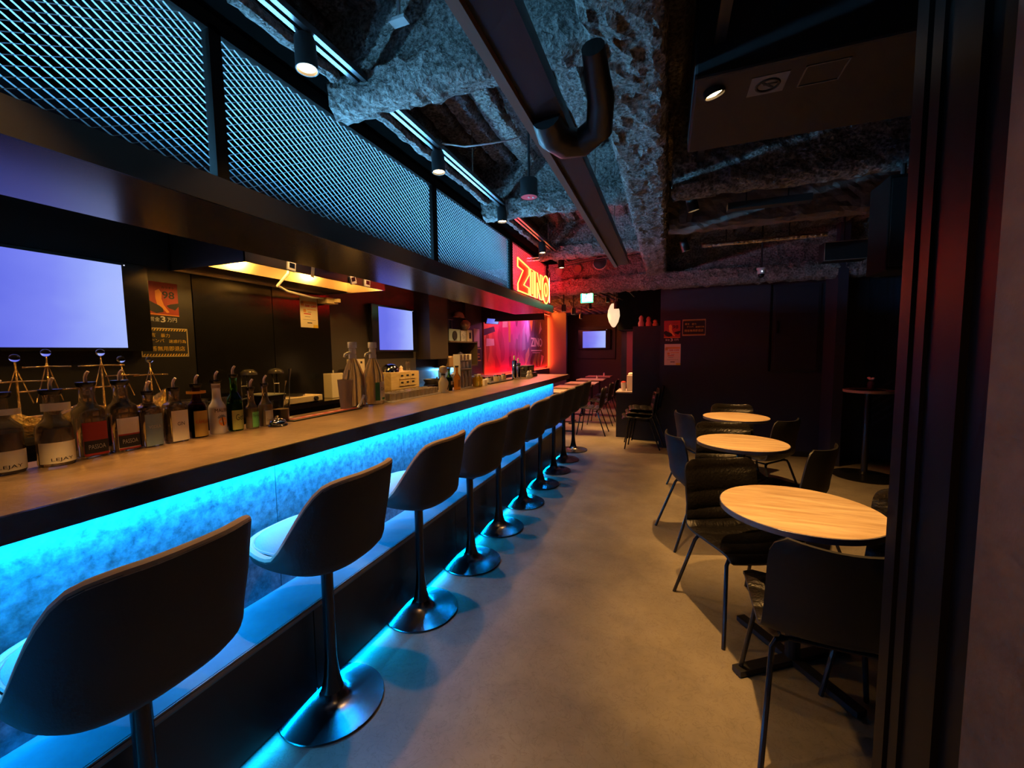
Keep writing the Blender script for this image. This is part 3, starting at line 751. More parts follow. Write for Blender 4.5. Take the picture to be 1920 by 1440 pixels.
bottle('vodka_bottle', 'clear square vodka bottle with faded blue label', (-2.04, 1.068, BZ), .235, .034, .155, .014, g_clear, 6, (l_clear, .15),
       [(.006, .138, .8, mat('label_pale_blue', (.20, .28, .31), .5), [('VODKA', .085, .013, .038, paper_white)])])
bottle('gin_bottle', 'clear square gin bottle with tall cream label', (-2.04, 1.166, BZ), .242, .036, .155, .015, g_clear, 6, (l_clear, .15),
       [(.006, .14, .8, lab_cream, [('GIN', .082, .016, .026, black_ink)])])
bottle('coffee_liqueur_bottle', 'dark brown bottle with yellow KAHLUA label', (-2.045, 1.262, BZ), .25, .036, .14, .016, g_brown, None, (l_cassis, .16),
       [(.006, .125, .95, mat('label_mustard', (.48, .30, .06), .5), [('KAHLUA', .075, .018, .055, red_ink)]), (.205, .216, 3.1, mat('label_orange', (.7, .3, .03), .5), [])])
bt = bottle('coconut_liqueur_bottle', 'opaque white MALIBU bottle with palm tree and black cap', (-2.045, 1.353, BZ), .262, .036, .125, .017, mat('white_bottle', (.68, .62, .55), .25), None, None,
       [(.085, .1, .01, white_ink, [('MALIBU', .115, .018, .062, black_ink)])])
b = MB()
def cyl(u, v, R=.0368): return (R*math.cos(u/R), R*math.sin(u/R), v)
b.v = [cyl(0, .062)]+[cyl(.019*math.cos(a), .06+.022*math.sin(a)) for a in [2*PI*k/20 for k in range(20)]]; b.f = [(0, k+1, (k+1) % 20+1) for k in range(20)]
b.build('sunset_emblem', orange_ink, bt)
b = MB()
for k in range(7):
    a = .2+k*.45; b.v += [cyl(-.004, .078, .0373), cyl(-.004+.022*math.cos(a), .078+.017*math.sin(a), .0373), cyl(-.004+.016*math.cos(a+.28), .078+.013*math.sin(a+.28), .0373)]; n = len(b.v); b.f.append((n-3, n-2, n-1))
b.v += [cyl(-.006, .078, .0373), cyl(-.002, .078, .0373), cyl(.004, .04, .0373), cyl(-.001, .04, .0373)]; n = len(b.v); b.f.append((n-4, n-3, n-2, n-1))
b.build('palm_emblem', black_ink, bt)
MB().lathe([(.0175, .222), (.0185, .222), (.0185, .236), (.0175, .236)], n=20).build('neck_band', mat('tan_band', (.35, .25, .2), .4), bt)
bottle('mint_liqueur_bottle', 'tall green glass bottle with pale yellow green label', (-2.035, 1.432, BZ), .285, .034, .15, .015, g_green, None, (l_green, .14),
       [(.008, .105, 1.0, mat('label_lime', (.45, .48, .12), .5), [('Get', .07, .03, .036, black_ink)])])
bottle('syrup_bottle', 'small round bottle of green syrup with Syrup label', (-2.003, 1.497, BZ), .215, .030, .10, .013, g_clear, None, (l_green, .105),
       [(.01, .088, .75, mat('label_green', (.10, .35, .10), .5), [('Syrup', .068, .018, .036, black_ink)])], face=.15)
bottle('syrup_bottle', 'tapering bottle half full of red syrup with grey label', (-2.006, 1.578, BZ), .23, .033, .105, .013, g_clear, None, (l_red, .115),
       [(.01, .085, .8, mat('label_grey', (.36, .28, .23), .5), [('Grenadine', .035, .014, .045, black_ink)])], face=.1)
# service bell, rocks glass with stirrer
bl_ = thing('service_bell', 'shiny dark service bell on the counter beside the rocks glass', 'bell', (-1.94, 1.592, BZ))
MB().lathe([(.0, 0), (.046, 0), (.048, .006), (.044, .011), (.0, .011)], n=28).build('foot', black_gloss, bl_, smooth=True)
MB().lathe([(.041, .012), (.041, .018), (.036, .030), (.024, .039), (.008, .043), (.0005, .0435)], n=28).build('dome', mat('dark_chrome', (.35, .34, .36), .08, metal=1), bl_, smooth=True)
MB().lathe([(.004, .043), (.004, .049), (.006, .05), (.006, .054), (.0005, .056)], n=12).build('button', chrome, bl_)
def tumbler(name, label, loc, h, r0, r1, m=clear, liquid=None, group=None, rot=0):
    r = thing(name, label, 'glass', loc, rot, group)
    MB().lathe([(.0005, .001), (r0, .001), (r1, h), (r1-.002, h), (r0-.002, .009), (.0005, .009)], n=24).build('glass', m, r, smooth=True)
    if liquid: MB().lathe([(.0005, .0095), (r0-.003, .0095), (r0+(r1-r0)*.6-.003, h*.6), (.0005, h*.6)], n=20).build('liquid', liquid, r, smooth=True)
    return r
tg = tumbler('rocks_glass', 'rocks glass with cloudy drink and thin stirrer behind the bell', (-2.06, 1.712, BZ), .12, .044, .046, liquid=mat('cloudy_liquid', (.55, .40, .22), .2, trans=.4))
MB().tube([(0, .01, .012), (.01, .03, .20), (.012, .035, .23)], [.0015, .0015, .006], 6).build('stirrer', steel, tg)
# bar mat, folded towel
mt = thing('bar_mat', 'long black rubber bar mat with red lettered strip at the counter edge', 'bar mat', (-2.015, 1.98, BZ))
MB().box(-.05, -.27, 0, .055, .29, .008).build('rubber', black, mt, bevel=.002)
MB().box(-.03, -.25, .008, .035, .27, .0095).build('red_strip', mat('mat_red', (.42, .03, .03), .5), mt)
for k in range(6): MB().box(-.008, -.225+k*.085, .0096, .014, -.175+k*.085, .0101).build('pale_print', mat('mat_pale', (.6, .35, .3), .6), mt)
tw = thing('napkin', 'white folded napkin at the near end of the bar mat', 'napkin', (-2.09, 1.76, BZ)); MB().box(-.045, -.04, 0, .045, .04, .006).box(-.045, -.04, .006, .043, .038, .011).build('folded_cloth', paper_white, tw, bevel=.002)

# pump bottles and the plastic measuring cup
def pump_bottle(label, loc, lab):
    r = thing('pump_bottle', label, 'bottle', loc, 0, 'giant pump bottles')
    R = .075
    MB().lathe([(.0005, .0), (R*.94, .0), (R, .012), (R, .20), (R*.97, .225), (R*.62, .30), (.028, .338), (.024, .345), (.0005, .345)], n=32).build('glass', mat('bottle_large_clear', (.80, .64, .50), .10, trans=.70, ior=1.2), r, smooth=True)
    MB().lathe([(.0005, .345), (.027, .345), (.027, .372), (.0005, .372)], n=20).build('collar', white, r)
    MB().lathe([(.0005, .372), (.023, .372), (.0245, .378), (.0245, .415), (.0205, .418), (.0205, .42), (.0005, .42)], n=20).build('pump_body', white, r)
    MB().lathe([(.0005, .42), (.030, .42), (.031, .424), (.031, .460), (.029, .463), (.0005, .463)], n=24).build('pump_head', white, r, smooth=True)
    MB().tube([(0, -.015, .388), (0, -.05, .383), (0, -.075, .374), (0, -.083, .355)], [.010, .0095, .009, .008], 10).build('nozzle', white, r, smooth=True)
    if lab:
        for a0, a1, m, z0, z1 in ((-.75, -.28, green_ink, .03, .165), (-.28, .62, lab_cream, .028, .168), (-.05, .5, green_ink, .033, .05)):
            b = MB(); n = 10; q = .0012 if m is not green_ink or z1 > .1 else .0018
            for i in range(n+1):
                a = a0+(a1-a0)*i/n; b.v += [((R+q)*math.cos(a), (R+q)*math.sin(a), z0), ((R+q)*math.cos(a), (R+q)*math.sin(a), z1)]
            for i in range(n): b.f.append((2*i, 2*i+2, 2*i+3, 2*i+1))
            b.build('label', m, r, smooth=True)
        lettering('Gran', .05, black_ink, lambda u, v, h: ((R+.002)*math.cos(.17+u/R), (R+.002)*math.sin(.17+u/R), .115+v), r, width=.05, height=.025)
    return r
pump_bottle('large clear pump bottle without label, left of the pair', (-2.12, 2.375, BZ), False)
pump_bottle('large clear pump bottle with green and cream label, right of the pair', (-2.07, 2.53, BZ), True)
pc = tumbler('plastic_cup', 'tall plastic measuring cup with long stirrer before the pump bottles', (-2.045, 2.21, BZ), .205, .036, .05, m=mat('frosted_plastic', (.62, .5, .45), .25, trans=.55))
MB().tube([(0, -.02, .01), (.01, .03, .27)], .0035, 6).build('stirrer', black, pc)
hk = thing('plastic_strap', 'pale bent plastic strap leaning beside the measuring cup', 'strap', (-2.01, 2.31, BZ)); MB().tube([(0, -.03, .005), (0, 0, .03), (0, .03, .07), (0, .04, .085)], .008, 6).build('strap', white, hk, smooth=True)
# shot glasses upside down on a drip tray
tray = thing('drip_tray', 'shallow white drip tray under the upturned shot glasses', 'tray', (-2.06, 2.99, BZ))
MB().box(-.085, -.37, 0, .085, .36, .006).box(-.085, -.37, .006, -.080, .36, .012).box(.080, -.37, .006, .085, .36, .012).build('tray', paper_white, tray)
OR_ = ['nearest', 'second', 'third', 'fourth', 'fifth', 'sixth', 'sixth from the far end', 'fifth from the far end', 'fourth from the far end', 'third from the far end', 'second from the far end', 'farthest']
def sgl(i, j): return 'upturned shot glass, %s in the %s row on the drip tray' % (OR_[j], ['back', 'middle', 'front'][i])
sg = None
for i in range(3):
    for j in range(12):
        p = (-2.112+.054*i, 2.665+.058*j, BZ+.007)
        if sg is None:
            sg = tumbler('shot_glass', 'small upturned shot glass among the rows on the counter drip tray', p, .058, .022, .024, group='upturned shot glasses', m=mat('shot_glass_milky', (.85, .72, .55), .1, trans=.55, ior=1.3))
            sg['label'] = sgl(i, j)
            sg.children[0].scale = (1, 1, -1); sg.children[0].location = (0, 0, .058)
        else: dup(sg, p, 0, sgl(i, j))
# group of bottles further along
wb = thing('drinks_bottle', 'pale bottle with round head and dark collar standing on the counter', 'bottle', (-1.985, 3.42, BZ))
MB().lathe([(.0005, 0), (.046, 0), (.048, .008), (.048, .10), (.03, .135), (.016, .155), (.016, .18), (.034, .195), (.041, .22), (.034, .245), (.0005, .257)], n=24).build('glass', mat('frosted_pale_glass', (.62, .54, .42), .25, trans=.35), wb, smooth=True)
MB().lathe([(.0175, .165), (.022, .165), (.022, .18), (.0175, .18)], n=16).build('collar', black, wb); MB().tube([(.0475, -.01, .03), (.0478, .012, .075)], .006, 6).build('dark_mark', black_ink, wb)
bottle('drinks_bottle', 'green glass bottle with small white label behind the pale bottle', (-2.035, 3.62, BZ), .225, .033, .12, .013, g_green, None, (l_green, .13), [(.05, .10, .8, lab_black, []), (.06, .095, .5, paper_white, [])], pourer=False, cap=black)
bottle('drinks_bottle', 'amber brown glass bottle beside the green bottle', (-2.0, 3.72, BZ), .245, .035, .125, .013, g_amber, None, None, [(.03, .1, .8, mat('label_brown', (.28, .12, .03), .5), [])], pourer=False, cap=black)
rk = thing('dispenser_rack', 'white tiered rack holding small clear bottles on the counter', 'rack', (-2.03, 3.93, BZ))
MB().box(-.05, -.13, .0, .04, .13, .008).box(-.05, -.13, .008, -.044, .13, .36).box(-.05, -.13, .20, .03, .13, .207).box(-.05, -.13, .29, .02, .13, .297).box(-.05, -.134, 0, .03, -.128, .36).box(-.05, .128, 0, .03, .134, .36).build('frame', white, rk)
for i in range(3):
    y = -.08+.08*i
    MB().box(-.04, y-.03, .30, .015, y+.03, .355).build('cup_stack', mat('pale_cups', (.66, .56, .46), .4), rk); MB().lathe([(.0005, .21), (.026, .21), (.024, .28), (.0005, .28)], (-.01, y, 0), 14).build('jar', white, rk)
    for x in (-.02, .018): MB().lathe([(.0005, .009), (.024, .009), (.024, .12), (.012, .155), (.011, .18), (.0005, .18)], (x, y, 0), 14).build('small_bottle', mat('rack_glass', (.85, .72, .6), .1, trans=.5, ior=1.3), rk, smooth=True)
for y, lb in ((4.08, 'yellow liqueur bottle right of the white rack, nearer one'), (4.17, 'yellow liqueur bottle right of the white rack, farther one')):
    bottle('liqueur_bottle', lb, (-1.96, y, BZ), .135, .036, .09, .014, mat('yellow_glass', (.75, .5, .03), .15, trans=.3), None, None, [(.02, .06, .7, mat('label_yellow', (.7, .5, .05), .5), [])], pourer=False, cap=white)
tc = thing('salt_tub', 'small white tub at the start of the dark counter tray', 'tub', (-1.95, 4.29, BZ)); MB().lathe([(.0005, 0), (.03, 0), (.032, .065), (.0005, .07)], n=20).build('tub', white, tc, smooth=True)
dt = thing('counter_tray', 'dark raised tray with small white jars on the far counter', 'tray', (-1.99, 4.75, BZ))
MB().box(-.1, -.35, 0, .06, .42, .015).box(-.1, -.35, .015, -.09, .2, .06).build('tray', black, dt)
for k, (x, y) in enumerate(((-.03, -.2), (.0, -.02), (-.04, .16), (-.03, .3))):
    j = thing('condiment_jar', ['white condiment jar first from the near end of the dark tray', 'cream condiment jar second on the dark tray', 'white condiment jar third on the dark tray', 'cream condiment jar at the far end of the dark tray'][k], 'jar', (-1.99+x, 4.75+y, BZ+.0155))
    MB().lathe([(.0005, 0), (.034, 0), (.036, .05+.012*(k % 2)), (.0005, .05+.012*(k % 2))], n=16).build('jar', white if k % 2 == 0 else mat('cream_jar', (.65, .5, .33), .4), j, smooth=True); MB().lathe([(.0005, .0505+.012*(k % 2)), (.03, .0505+.012*(k % 2)), (.026, .066+.012*(k % 2)), (.0005, .068+.012*(k % 2))], n=16).build('lid', steel, j)
# beer tower with two columns, black till with things on it
bt = thing('beer_tower', 'twin chrome beer tower standing on the far counter', 'beer tap', (-1.95, 5.36, BZ))
for y, h in ((-.08, .25), (.08, .21)):
    MB().lathe([(.0005, 0), (.045, 0), (.045, .01), (.034, .014), (.034, h), (.028, h+.012), (.0005, h+.015)], (0, y, 0), 20).build('column', chrome, bt, smooth=True)
    MB().tube([(.03, y, h-.06), (.075, y, h-.06), (.09, y, h-.10)], .009, 8).build('spout', chrome, bt); MB().lathe([(.0005, h+.015), (.008, h+.015), (.014, h+.06), (.010, h+.075), (.0005, h+.078)], (0, y, 0), 12).build('tap_handle', white, bt, smooth=True)
tl = thing('cash_register', 'black box shaped till on the far end of the counter', 'till', (-1.98, 5.93, BZ))
MB().box(-.12, -.18, 0, .10, .2, .06).build('drawer', black, tl, bevel=.004); MB().box(-.10, -.16, .06, .06, .16, .17).build('body', mat('till_dark', (.03, .03, .03), .5), tl, bevel=.006); MB().box(.062, -.1, .09, .066, .1, .15).build('display', mat('till_display', (.3, .22, .14), .3), tl)
for k, (y, c) in enumerate(((5.62, white), (5.72, mat('cream_figure', (.6, .45, .3), .5)))):
    f = thing('counter_ornament', ['small white rounded ornament before the till', 'small cream rounded ornament beside the white one'][k], 'ornament', (-1.86, y, BZ)); MB().lathe([(.0005, 0), (.032, 0), (.036, .03), (.02, .055), (.026, .075), (.016, .10), (.0005, .105)], n=16).build('figure', c, f, smooth=True)

# gold model ships on the back counter
def ship(label, loc, L, masts, bow):
    r = thing('model_ship', label, 'model ship', loc, 0, 'gold model ships')
    b = MB(); n = 12; sec = []
    for i in range(n+1):
        t = i/n*2-1; y = t*L/2; w = .055*(1-abs(t)**3*.85); zt = .115+.05*t*t+(.05*max(0, t)**2 if bow > 0 else .05*max(0, -t)**2)
        zb = .02+.03*abs(t)**3
        sec.append([(-w, y, zt), (-w*.9, y, (zt+zb)*.55), (-w*.35, y, zb), (w*.35, y, zb), (w*.9, y, (zt+zb)*.55), (w, y, zt)])
    for s_ in sec: b.v += s_
    for i in range(n):
        for k in range(5): a = i*6+k; b.f.append((a, a+1, a+7, a+6))
        b.f.append((i*6+5, i*6, i*6+6, i*6+11))
    b.f += [tuple(range(6)), tuple(n*6+k for k in range(6))]
    b.build('hull', gold, r); MB().box(-.035, -L*.3, 0, .035, L*.3, .021).build('stand', black, r)
    MB().tube([(0, -L*.48, .155), (0, -L*.2, .122), (0, L*.2, .122), (0, L*.48, .16)], .006, 6).build('rail', gold, r)
    for y, h, yards in masts:
        mst = MB().tube([(0, y, .09), (0, y, h)], [.006, .004], 6).tube([(0, y, h-.03), (.0, y+.05, .19)], .0025, 5).tube([(0, y, h-.03), (.0, y-.05, .19)], .0025, 5).build('mast', gold, r)
        MB().sphere((0, y, h+.018), .0195, 8).build('glass_ball', glass('crystal', (.95, .95, 1)), mst, smooth=True)
        for z, hw in yards: MB().tube([(0.006, y-hw, z), (.006, y, z+.003), (.006, y+hw, z)], .0045, 6).build('yard', gold, mst)
    return r
ship('left gold foil model ship with crystal balls on its masts', (-2.99, 1.10, 1.0), .30, [(-.07, .40, [(.30, .10)]), (.04, .425, [(.37, .09), (.25, .11)])], -1)
ship('right gold foil model ship with raised bow beside the left ship', (-2.95, 1.46, 1.0), .36, [(-.12, .425, [(.37, .10), (.25, .11)]), (-.03, .385, [(.31, .08)]), (.11, .38, [(.305, .09)])], 1)
# stove, pots, paper box and cups on the back counter
st = thing('gas_stove', 'cream coloured low gas stove on the back counter', 'stove', (-3.02, 2.62, 1.0))
MB().box(-.13, -.18, .006, .13, .22, .06).build('body', mat('cream_enamel', (.75, .60, .34), .4), st, bevel=.006); MB().lathe([(.06, .06), (.11, .06), (.11, .075), (.06, .075)], (0, 0, 0), 24).build('burner_ring', steel, st)
MB().lathe([(.0005, 0), (.02, 0), (.018, .018), (.0005, .018)], n=14).xform(Matrix.Translation((.13, .14, .033)) @ Matrix.Rotation(PI/2, 4, 'Y')).build('knob', black, st)
for y in (-.14, .18): MB().box(-.1, y-.02, 0, .1, y+.02, .006).build('foot', black, st)
pb = thing('paper_towel_box', 'tall cream paper towel box on the back counter', 'box', (-3.0, 3.09, 1.0), .0)
MB().box(-.05, -.075, 0, .05, .075, .235).build('carton', mat('cream_carton', (.78, .68, .44), .6), pb, bevel=.003); MB().box(-.035, -.06, .2351, .035, .06, .2365).build('opening', black, pb); MB().lathe([(.0005, .2365), (.008, .2365), (.006, .262), (.0005, .264)], n=10).build('paper_tip', paper_white, pb)
cbx = thing('cutting_board', 'pale cutting board standing behind the pump bottles', 'cutting board', (-3.2, 3.62, 1.0)); MB().box(0, -.13, 0, .02, .13, .36).build('board', mat('pale_board', (.6, .5, .34), .6), cbx, bevel=.004); MB().box(.0201, .06, .31, .021, .09, .335).build('hole', black, cbx)
tb = tumbler('plastic_tub', 'cream tub with blue packet beside the measuring cup', (-2.98, 3.42, 1.0), .16, .05, .07, m=mat('cream_tub', (.72, .62, .44), .4)); MB().box(-.03, -.05, .15, .0, .05, .20).build('blue_packet', mat('blue_packet', (.15, .42, .5), .5), tb)
def pot(label, y, r0, h):
    r = thing('cooking_pot', label, 'pot', (-3.08, y, 1.0)); MB().lathe([(.0005, 0), (r0, 0), (r0, h), (r0+.006, h+.004), (r0-.004, h+.004), (r0-.006, .01), (.0005, .01)], n=28).build('body', steel, r, smooth=True); MB().tube([(r0*.7, r0*.7, h-.02), (r0*.7+.05, r0*.7+.06, h)], .007, 6).build('handle', black, r); return r
pot('wide steel pot behind the white bottle', 1.86, .10, .11); pot('steel pot on the back counter right of the wide pot', 2.12, .085, .10)
rc = thing('dish_rack', 'tall bent wire dish rack standing on the back counter', 'rack', (-3.13, 2.12, 1.0))
for y in (0, .045, .27, .315): MB().tube([(.2, y, 0), (.2, y, .19), (.0, y+.15, .255)], .004, 6).build('wire', steel, rc)
for y in (.0, .27): MB().tube([(.2, y, .19), (.2, y+.045, .19)], .004, 6).build('wire', steel, rc)
for k, (y, lb) in enumerate(((2.34, 'small dark bowl upturned on the dish rack, left one'), (2.58, 'small dark bowl upturned on the dish rack, right one'))):
    bw = thing('bowl', lb, 'bowl', (-3.11, y-.02, 1.262)); MB().lathe([(.062, 0), (.058, .02), (.035, .04), (.0005, .044), (.0005, .041), (.033, .037), (.055, .018), (.059, 0)], n=24).build('bowl', mat('dark_bowl', (.06, .05, .04), .2), bw, smooth=True)
bx = thing('storage_box', 'dark ribbed box behind the syrup bottles on the back counter', 'box', (-3.0, 2.36, 1.0)); MB().box(-.12, -.07, 0, .12, .09, .10).build('box', black_gloss, bx, bevel=.006); MB().box(-.122, -.072, .1, .122, .092, .108).build('lid', mat('box_lid', (.3, .3, .22), .4), bx)
ut = thing('spatula', 'long thin steel spatula standing in the dark ribbed box', 'spatula', (-2.87, 2.47, 1.0)); MB().tube([(0, 0, 0), (-.03, .04, .22)], .004, 6).tube([(-.03, .04, .21), (-.04, .055, .30)], [.004, .015], 6).build('spatula', steel, ut)
# cutlery drawers with chrome dome
dr = thing('cutlery_chest', 'wooden cutlery chest with slot drawers on the back counter', 'cutlery chest', (-3.02, 4.12, 1.0))
wd = wood_mat('cutlery_wood', (.42, .30, .12), (.62, .46, .22), (6, 1, 6)); MB().box(-.12, -.28, 0, .12, .28, .20).build('case', wd, dr, bevel=.003)
for r_ in range(2):
    for c_ in range(3):
        y = -.08+.11*c_; z = .035+.08*r_
        d_ = MB().box(.12, y-.05, z, .126, y+.05, z+.065).build('drawer', wd, dr); MB().box(.1262, y-.025, z+.03, .1275, y+.025, z+.05).build('slot', black, d_)
dm = thing('chrome_cloche', 'dark chrome dome lying on the wooden cutlery chest', 'dome', (-3.02, 3.99, 1.2)); MB().lathe([(.10, 0), (.10, .02), (.085, .06), (.05, .09), (.0005, .10)], n=28).build('dome', MATS['dark_chrome'], dm, smooth=True)
fg = thing('counter_ornament', 'tiny cream cone on the cutlery chest', 'ornament', (-3.02, 4.2, 1.2)); MB().lathe([(.0005, 0), (.03, 0), (.018, .03), (.022, .045), (.0005, .07)], n=14).build('figure', MATS['cream_jar'], fg, smooth=True)
tgs = thing('wire_stand', 'bent wire stand on the far end of the cutlery chest', 'stand', (-3.02, 4.34, 1.2)); 
for y in (-.03, 0, .03): MB().tube([(0, y-.012, 0), (0, y-.008, .10), (0, y, .12), (0, y+.008, .10), (0, y+.012, 0)], .003, 6).build('wire', chrome, tgs)
# niche with shelves
nc = thing('shelf_unit', 'two level dark wall shelf with blue light under it', 'shelf', (-3.3, 5.43, 1.19))
MB().box(.0, 0, .0, .28, .95, .02).build('lower_board', mat('shelf_brown', (.10, .07, .045), .5), nc); MB().box(.0, 0, .385, .28, .95, .405).build('upper_board', MATS['shelf_brown'], nc); MB().box(.0, .93, .02, .28, .95, .385).build('end_panel', MATS['shelf_brown'], nc)
led_thing('blue white light strip under the wall shelf', (-3.2, 5.45, 1.179, -3.185, 6.35, 1.189), (-3.19, 5.45, 1.175), (-3.19, 6.35, 1.175), .02, 14, (.12, .5, 1.), (-.5, 0, -1))
MB().box(-3.299, 4.93, .97, -3.292, 6.4, 1.17).build('splashback', mat('splash_steel', (.4, .45, .5), .3, metal=.4), None); tag(bpy.data.objects['splashback'], 'blue lit steel splashback under the wall shelf', 'splashback')
def sbox(name, label, cat, y0, y1, z, h, m, x0=.04, x1=.24, extra=None):
    r = thing(name, label, cat, (-3.3+(x0+x1)/2, (y0+y1)/2, z)); w = (x1-x0)/2; l = (y1-y0)/2
    MB().box(-w, -l, 0, w, l, h).build('box', m, r, bevel=.004)
    if extra: extra(r, w, l, h)
    return r
ZU, ZL = 1.595, 1.21
cb = mat('clear_box_plastic', (.5, .62, .68), .15, trans=.5)
def lid(r, w, l, h): MB().box(-w-.004, -l-.004, h, w+.004, l+.004, h+.012).build('lid', cb, r); MB().lathe([(.05, 0), (.07, 0), (.07, .01), (.05, .01)], n=20).xform(Matrix.Translation((w+.001, 0, h*.5)) @ Matrix.Rotation(PI/2, 4, 'Y')).build('ring_print', black_ink, r)
sbox('storage_box', 'clear plastic box with round black mark on the upper wall shelf', 'box', 5.47, 5.82, ZU, .17, cb, extra=lid)
def tubes(r, w, l, h):
    for y in (-.1, -.03, .06): MB().tube([(0, y, h+.012), (0, y+.02, h+.20)], .006, 6).build('tube', white, r)
sbox('storage_box', 'grey printed box in the middle of the upper wall shelf', 'box', 5.86, 6.05, ZU, .17, mat('grey_print', (.35, .35, .36), .5, vary=.6, vscale=25), extra=lambda r, w, l, h: None)
sbox('storage_box', 'cream box with dark figure print at the end of the upper shelf', 'box', 6.09, 6.26, ZU, .19, mat('cream_box', (.6, .5, .38), .5), extra=lambda r, w, l, h: MB().box(w+.001, -.03, .05, w+.002, .04, .15).build('dark_print', black_ink, r))
rod = thing('wire_stand', 'thin metal rods standing on the clear box of the upper shelf', 'stand', (-3.16, 5.62, ZU+.1825))
for y, h in ((-.1, .18), (.03, .17), (.13, .13)): MB().tube([(0, y, 0), (0, y-.01, h)], .004, 6).build('rod', steel, rod)
MB().tube([(0, -.02, .15), (0, .18, .155)], .004, 6).build('rod', steel, rod)
bb = thing('baseball', 'pale round ball on the cream box of the upper shelf', 'ball', (-3.14, 6.17, ZU+.191)); MB().sphere((0, 0, .085), .085, 10).build('ball', mat('ball_cream', (.62, .52, .40), .5), bb, smooth=True); MB().tube([(.075*math.cos(a)+.02, .084*math.sin(a)*.6, .085+.06*math.sin(a)) for a in [k*.3-1.2 for k in range(9)]], .003, 5).build('stitching', red_ink, bb)
cp = thing('peaked_hat', 'grey cap with dark green brim hung behind the ball', 'cap', (-3.24, 6.12, 2.0)); MB().lathe([(.10, 0), (.095, .03), (.07, .07), (.03, .09), (.0005, .095)], n=24).build('crown', mat('cap_grey', (.4, .38, .36), .8), cp, smooth=True); MB().prism([(0.03, -.07), (.05, .10), (.02, .19), (-.04, .2), (-.06, .1)], 0, .006, lambda u, v, h: (u, v+.04, h)).build('brim', mat('cap_green', (.04, .12, .07), .8), cp)
cs = thing('wooden_crate', 'brown box with cream packets on the lower wall shelf', 'box', (-3.16, 5.66, ZL)); MB().box(-.1, -.2, 0, .1, .2, .13).build('box', mat('crate_brown', (.26, .15, .06), .6), cs, bevel=.003)
for y in (-.1, .04, .13): MB().box(-.06, y-.06, .131, .06, y+.05, .155).build('packet', MATS['cream_jar'], cs)
lh = thing('toy_tower', 'cream toy tower with small windows and dark roof on the lower shelf', 'toy', (-3.16, 6.0, ZL)); MB().lathe([(.0005, 0), (.085, 0), (.065, .17), (.0005, .17)], n=8).build('tower', MATS['cream_box'], lh); MB().lathe([(.075, .17), (.0005, .23)], n=8).build('roof', mat('toy_roof', (.06, .05, .10), .6), lh)
for y in (-.02, .04): MB().box(.055, y-.01, .11, .075, y+.01, .135).build('window', black_ink, lh)
yb = sbox('small_box', 'tiny yellow box beside the toy tower', 'box', 6.14, 6.22, ZL, .05, mat('yellow_box', (.6, .42, .05), .5))
# black pan and plates under the shelf
pn = thing('frying_pan', 'black frying pan lying on the worktop before the blue splashback', 'pan', (-3.08, 5.0, 1.0)); MB().lathe([(.0005, 0), (.10, 0), (.13, .05), (.127, .05), (.098, .006), (.0005, .006)], n=28).build('pan', black, pn, smooth=True); MB().tube([(.11, -.07, .045), (.2, -.2, .085)], .011, 8).build('handle', black, pn)
bc2 = thing('back_worktop', 'brown wooden worktop under the wall shelf', 'worktop', (-3.285, 5.72, 0)); MB().box(.04, .69, .0, .42, 1.3, .96).build('cabinet', black, bc2); MB().box(.04, .69, .96, .45, 1.3, 1.0).build('top', wood_mat('worktop_wood', (.2, .12, .06), (.32, .2, .1)), bc2)
for k, (y, x, lb) in enumerate(((5.3, -3.10, 'blue lit glass jug nearest the frying pan'), (5.45, -3.12, 'blue lit glass jug in the middle under the shelf'), (5.62, -3.08, 'wide blue lit bowl of packets under the shelf'))):
    if k < 2: tumbler('glass_jug', lb, (x, y, 1.0), .16, .045, .055, m=mat('jug_glass', (.6, .75, .8), .1, trans=.6))
    else:
        q = thing('bowl', lb, 'bowl', (x, y, 1.0)); MB().lathe([(.0005, 0), (.05, 0), (.11, .09), (.105, .09), (.045, .006), (.0005, .006)], n=24).build('bowl', white, q, smooth=True); MB().sphere((0, 0, .085), .07, 6, .5).build('packets', paper_white, q)

# ------------------------------------------------------------------ mural
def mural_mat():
    m = bpy.data.materials.new('mural_print_reflection'); m.use_nodes = True; nt = m.node_tree; b = nt.nodes['Principled BSDF']
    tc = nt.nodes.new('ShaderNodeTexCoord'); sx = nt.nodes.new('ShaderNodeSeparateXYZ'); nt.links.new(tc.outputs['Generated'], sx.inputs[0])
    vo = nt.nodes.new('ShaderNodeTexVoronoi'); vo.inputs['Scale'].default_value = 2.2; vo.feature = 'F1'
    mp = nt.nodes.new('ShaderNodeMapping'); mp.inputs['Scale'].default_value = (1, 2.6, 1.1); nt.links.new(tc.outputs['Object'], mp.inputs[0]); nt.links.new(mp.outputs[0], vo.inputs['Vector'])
    base = add_ramp(nt, sx.outputs[1], [(0, (.75, .22, .10)), (.12, (.55, .06, .08)), (.33, (.62, .06, .30)), (.50, (.55, .20, .62)), (.58, (.38, .28, .62)), (.64, (.24, .10, .22)), (.76, (.10, .07, .08)), (1, (.16, .09, .06))])  # violet stops paint a reflection into the middle of the print
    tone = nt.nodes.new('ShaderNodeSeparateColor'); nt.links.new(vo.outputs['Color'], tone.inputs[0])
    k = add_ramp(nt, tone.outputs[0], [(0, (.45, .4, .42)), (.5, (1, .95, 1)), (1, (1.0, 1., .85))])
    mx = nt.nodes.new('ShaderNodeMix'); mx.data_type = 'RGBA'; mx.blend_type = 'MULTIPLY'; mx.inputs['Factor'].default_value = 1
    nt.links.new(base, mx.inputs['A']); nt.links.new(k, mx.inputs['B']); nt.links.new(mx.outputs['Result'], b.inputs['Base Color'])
    b.inputs['Roughness'].default_value = .25; return m
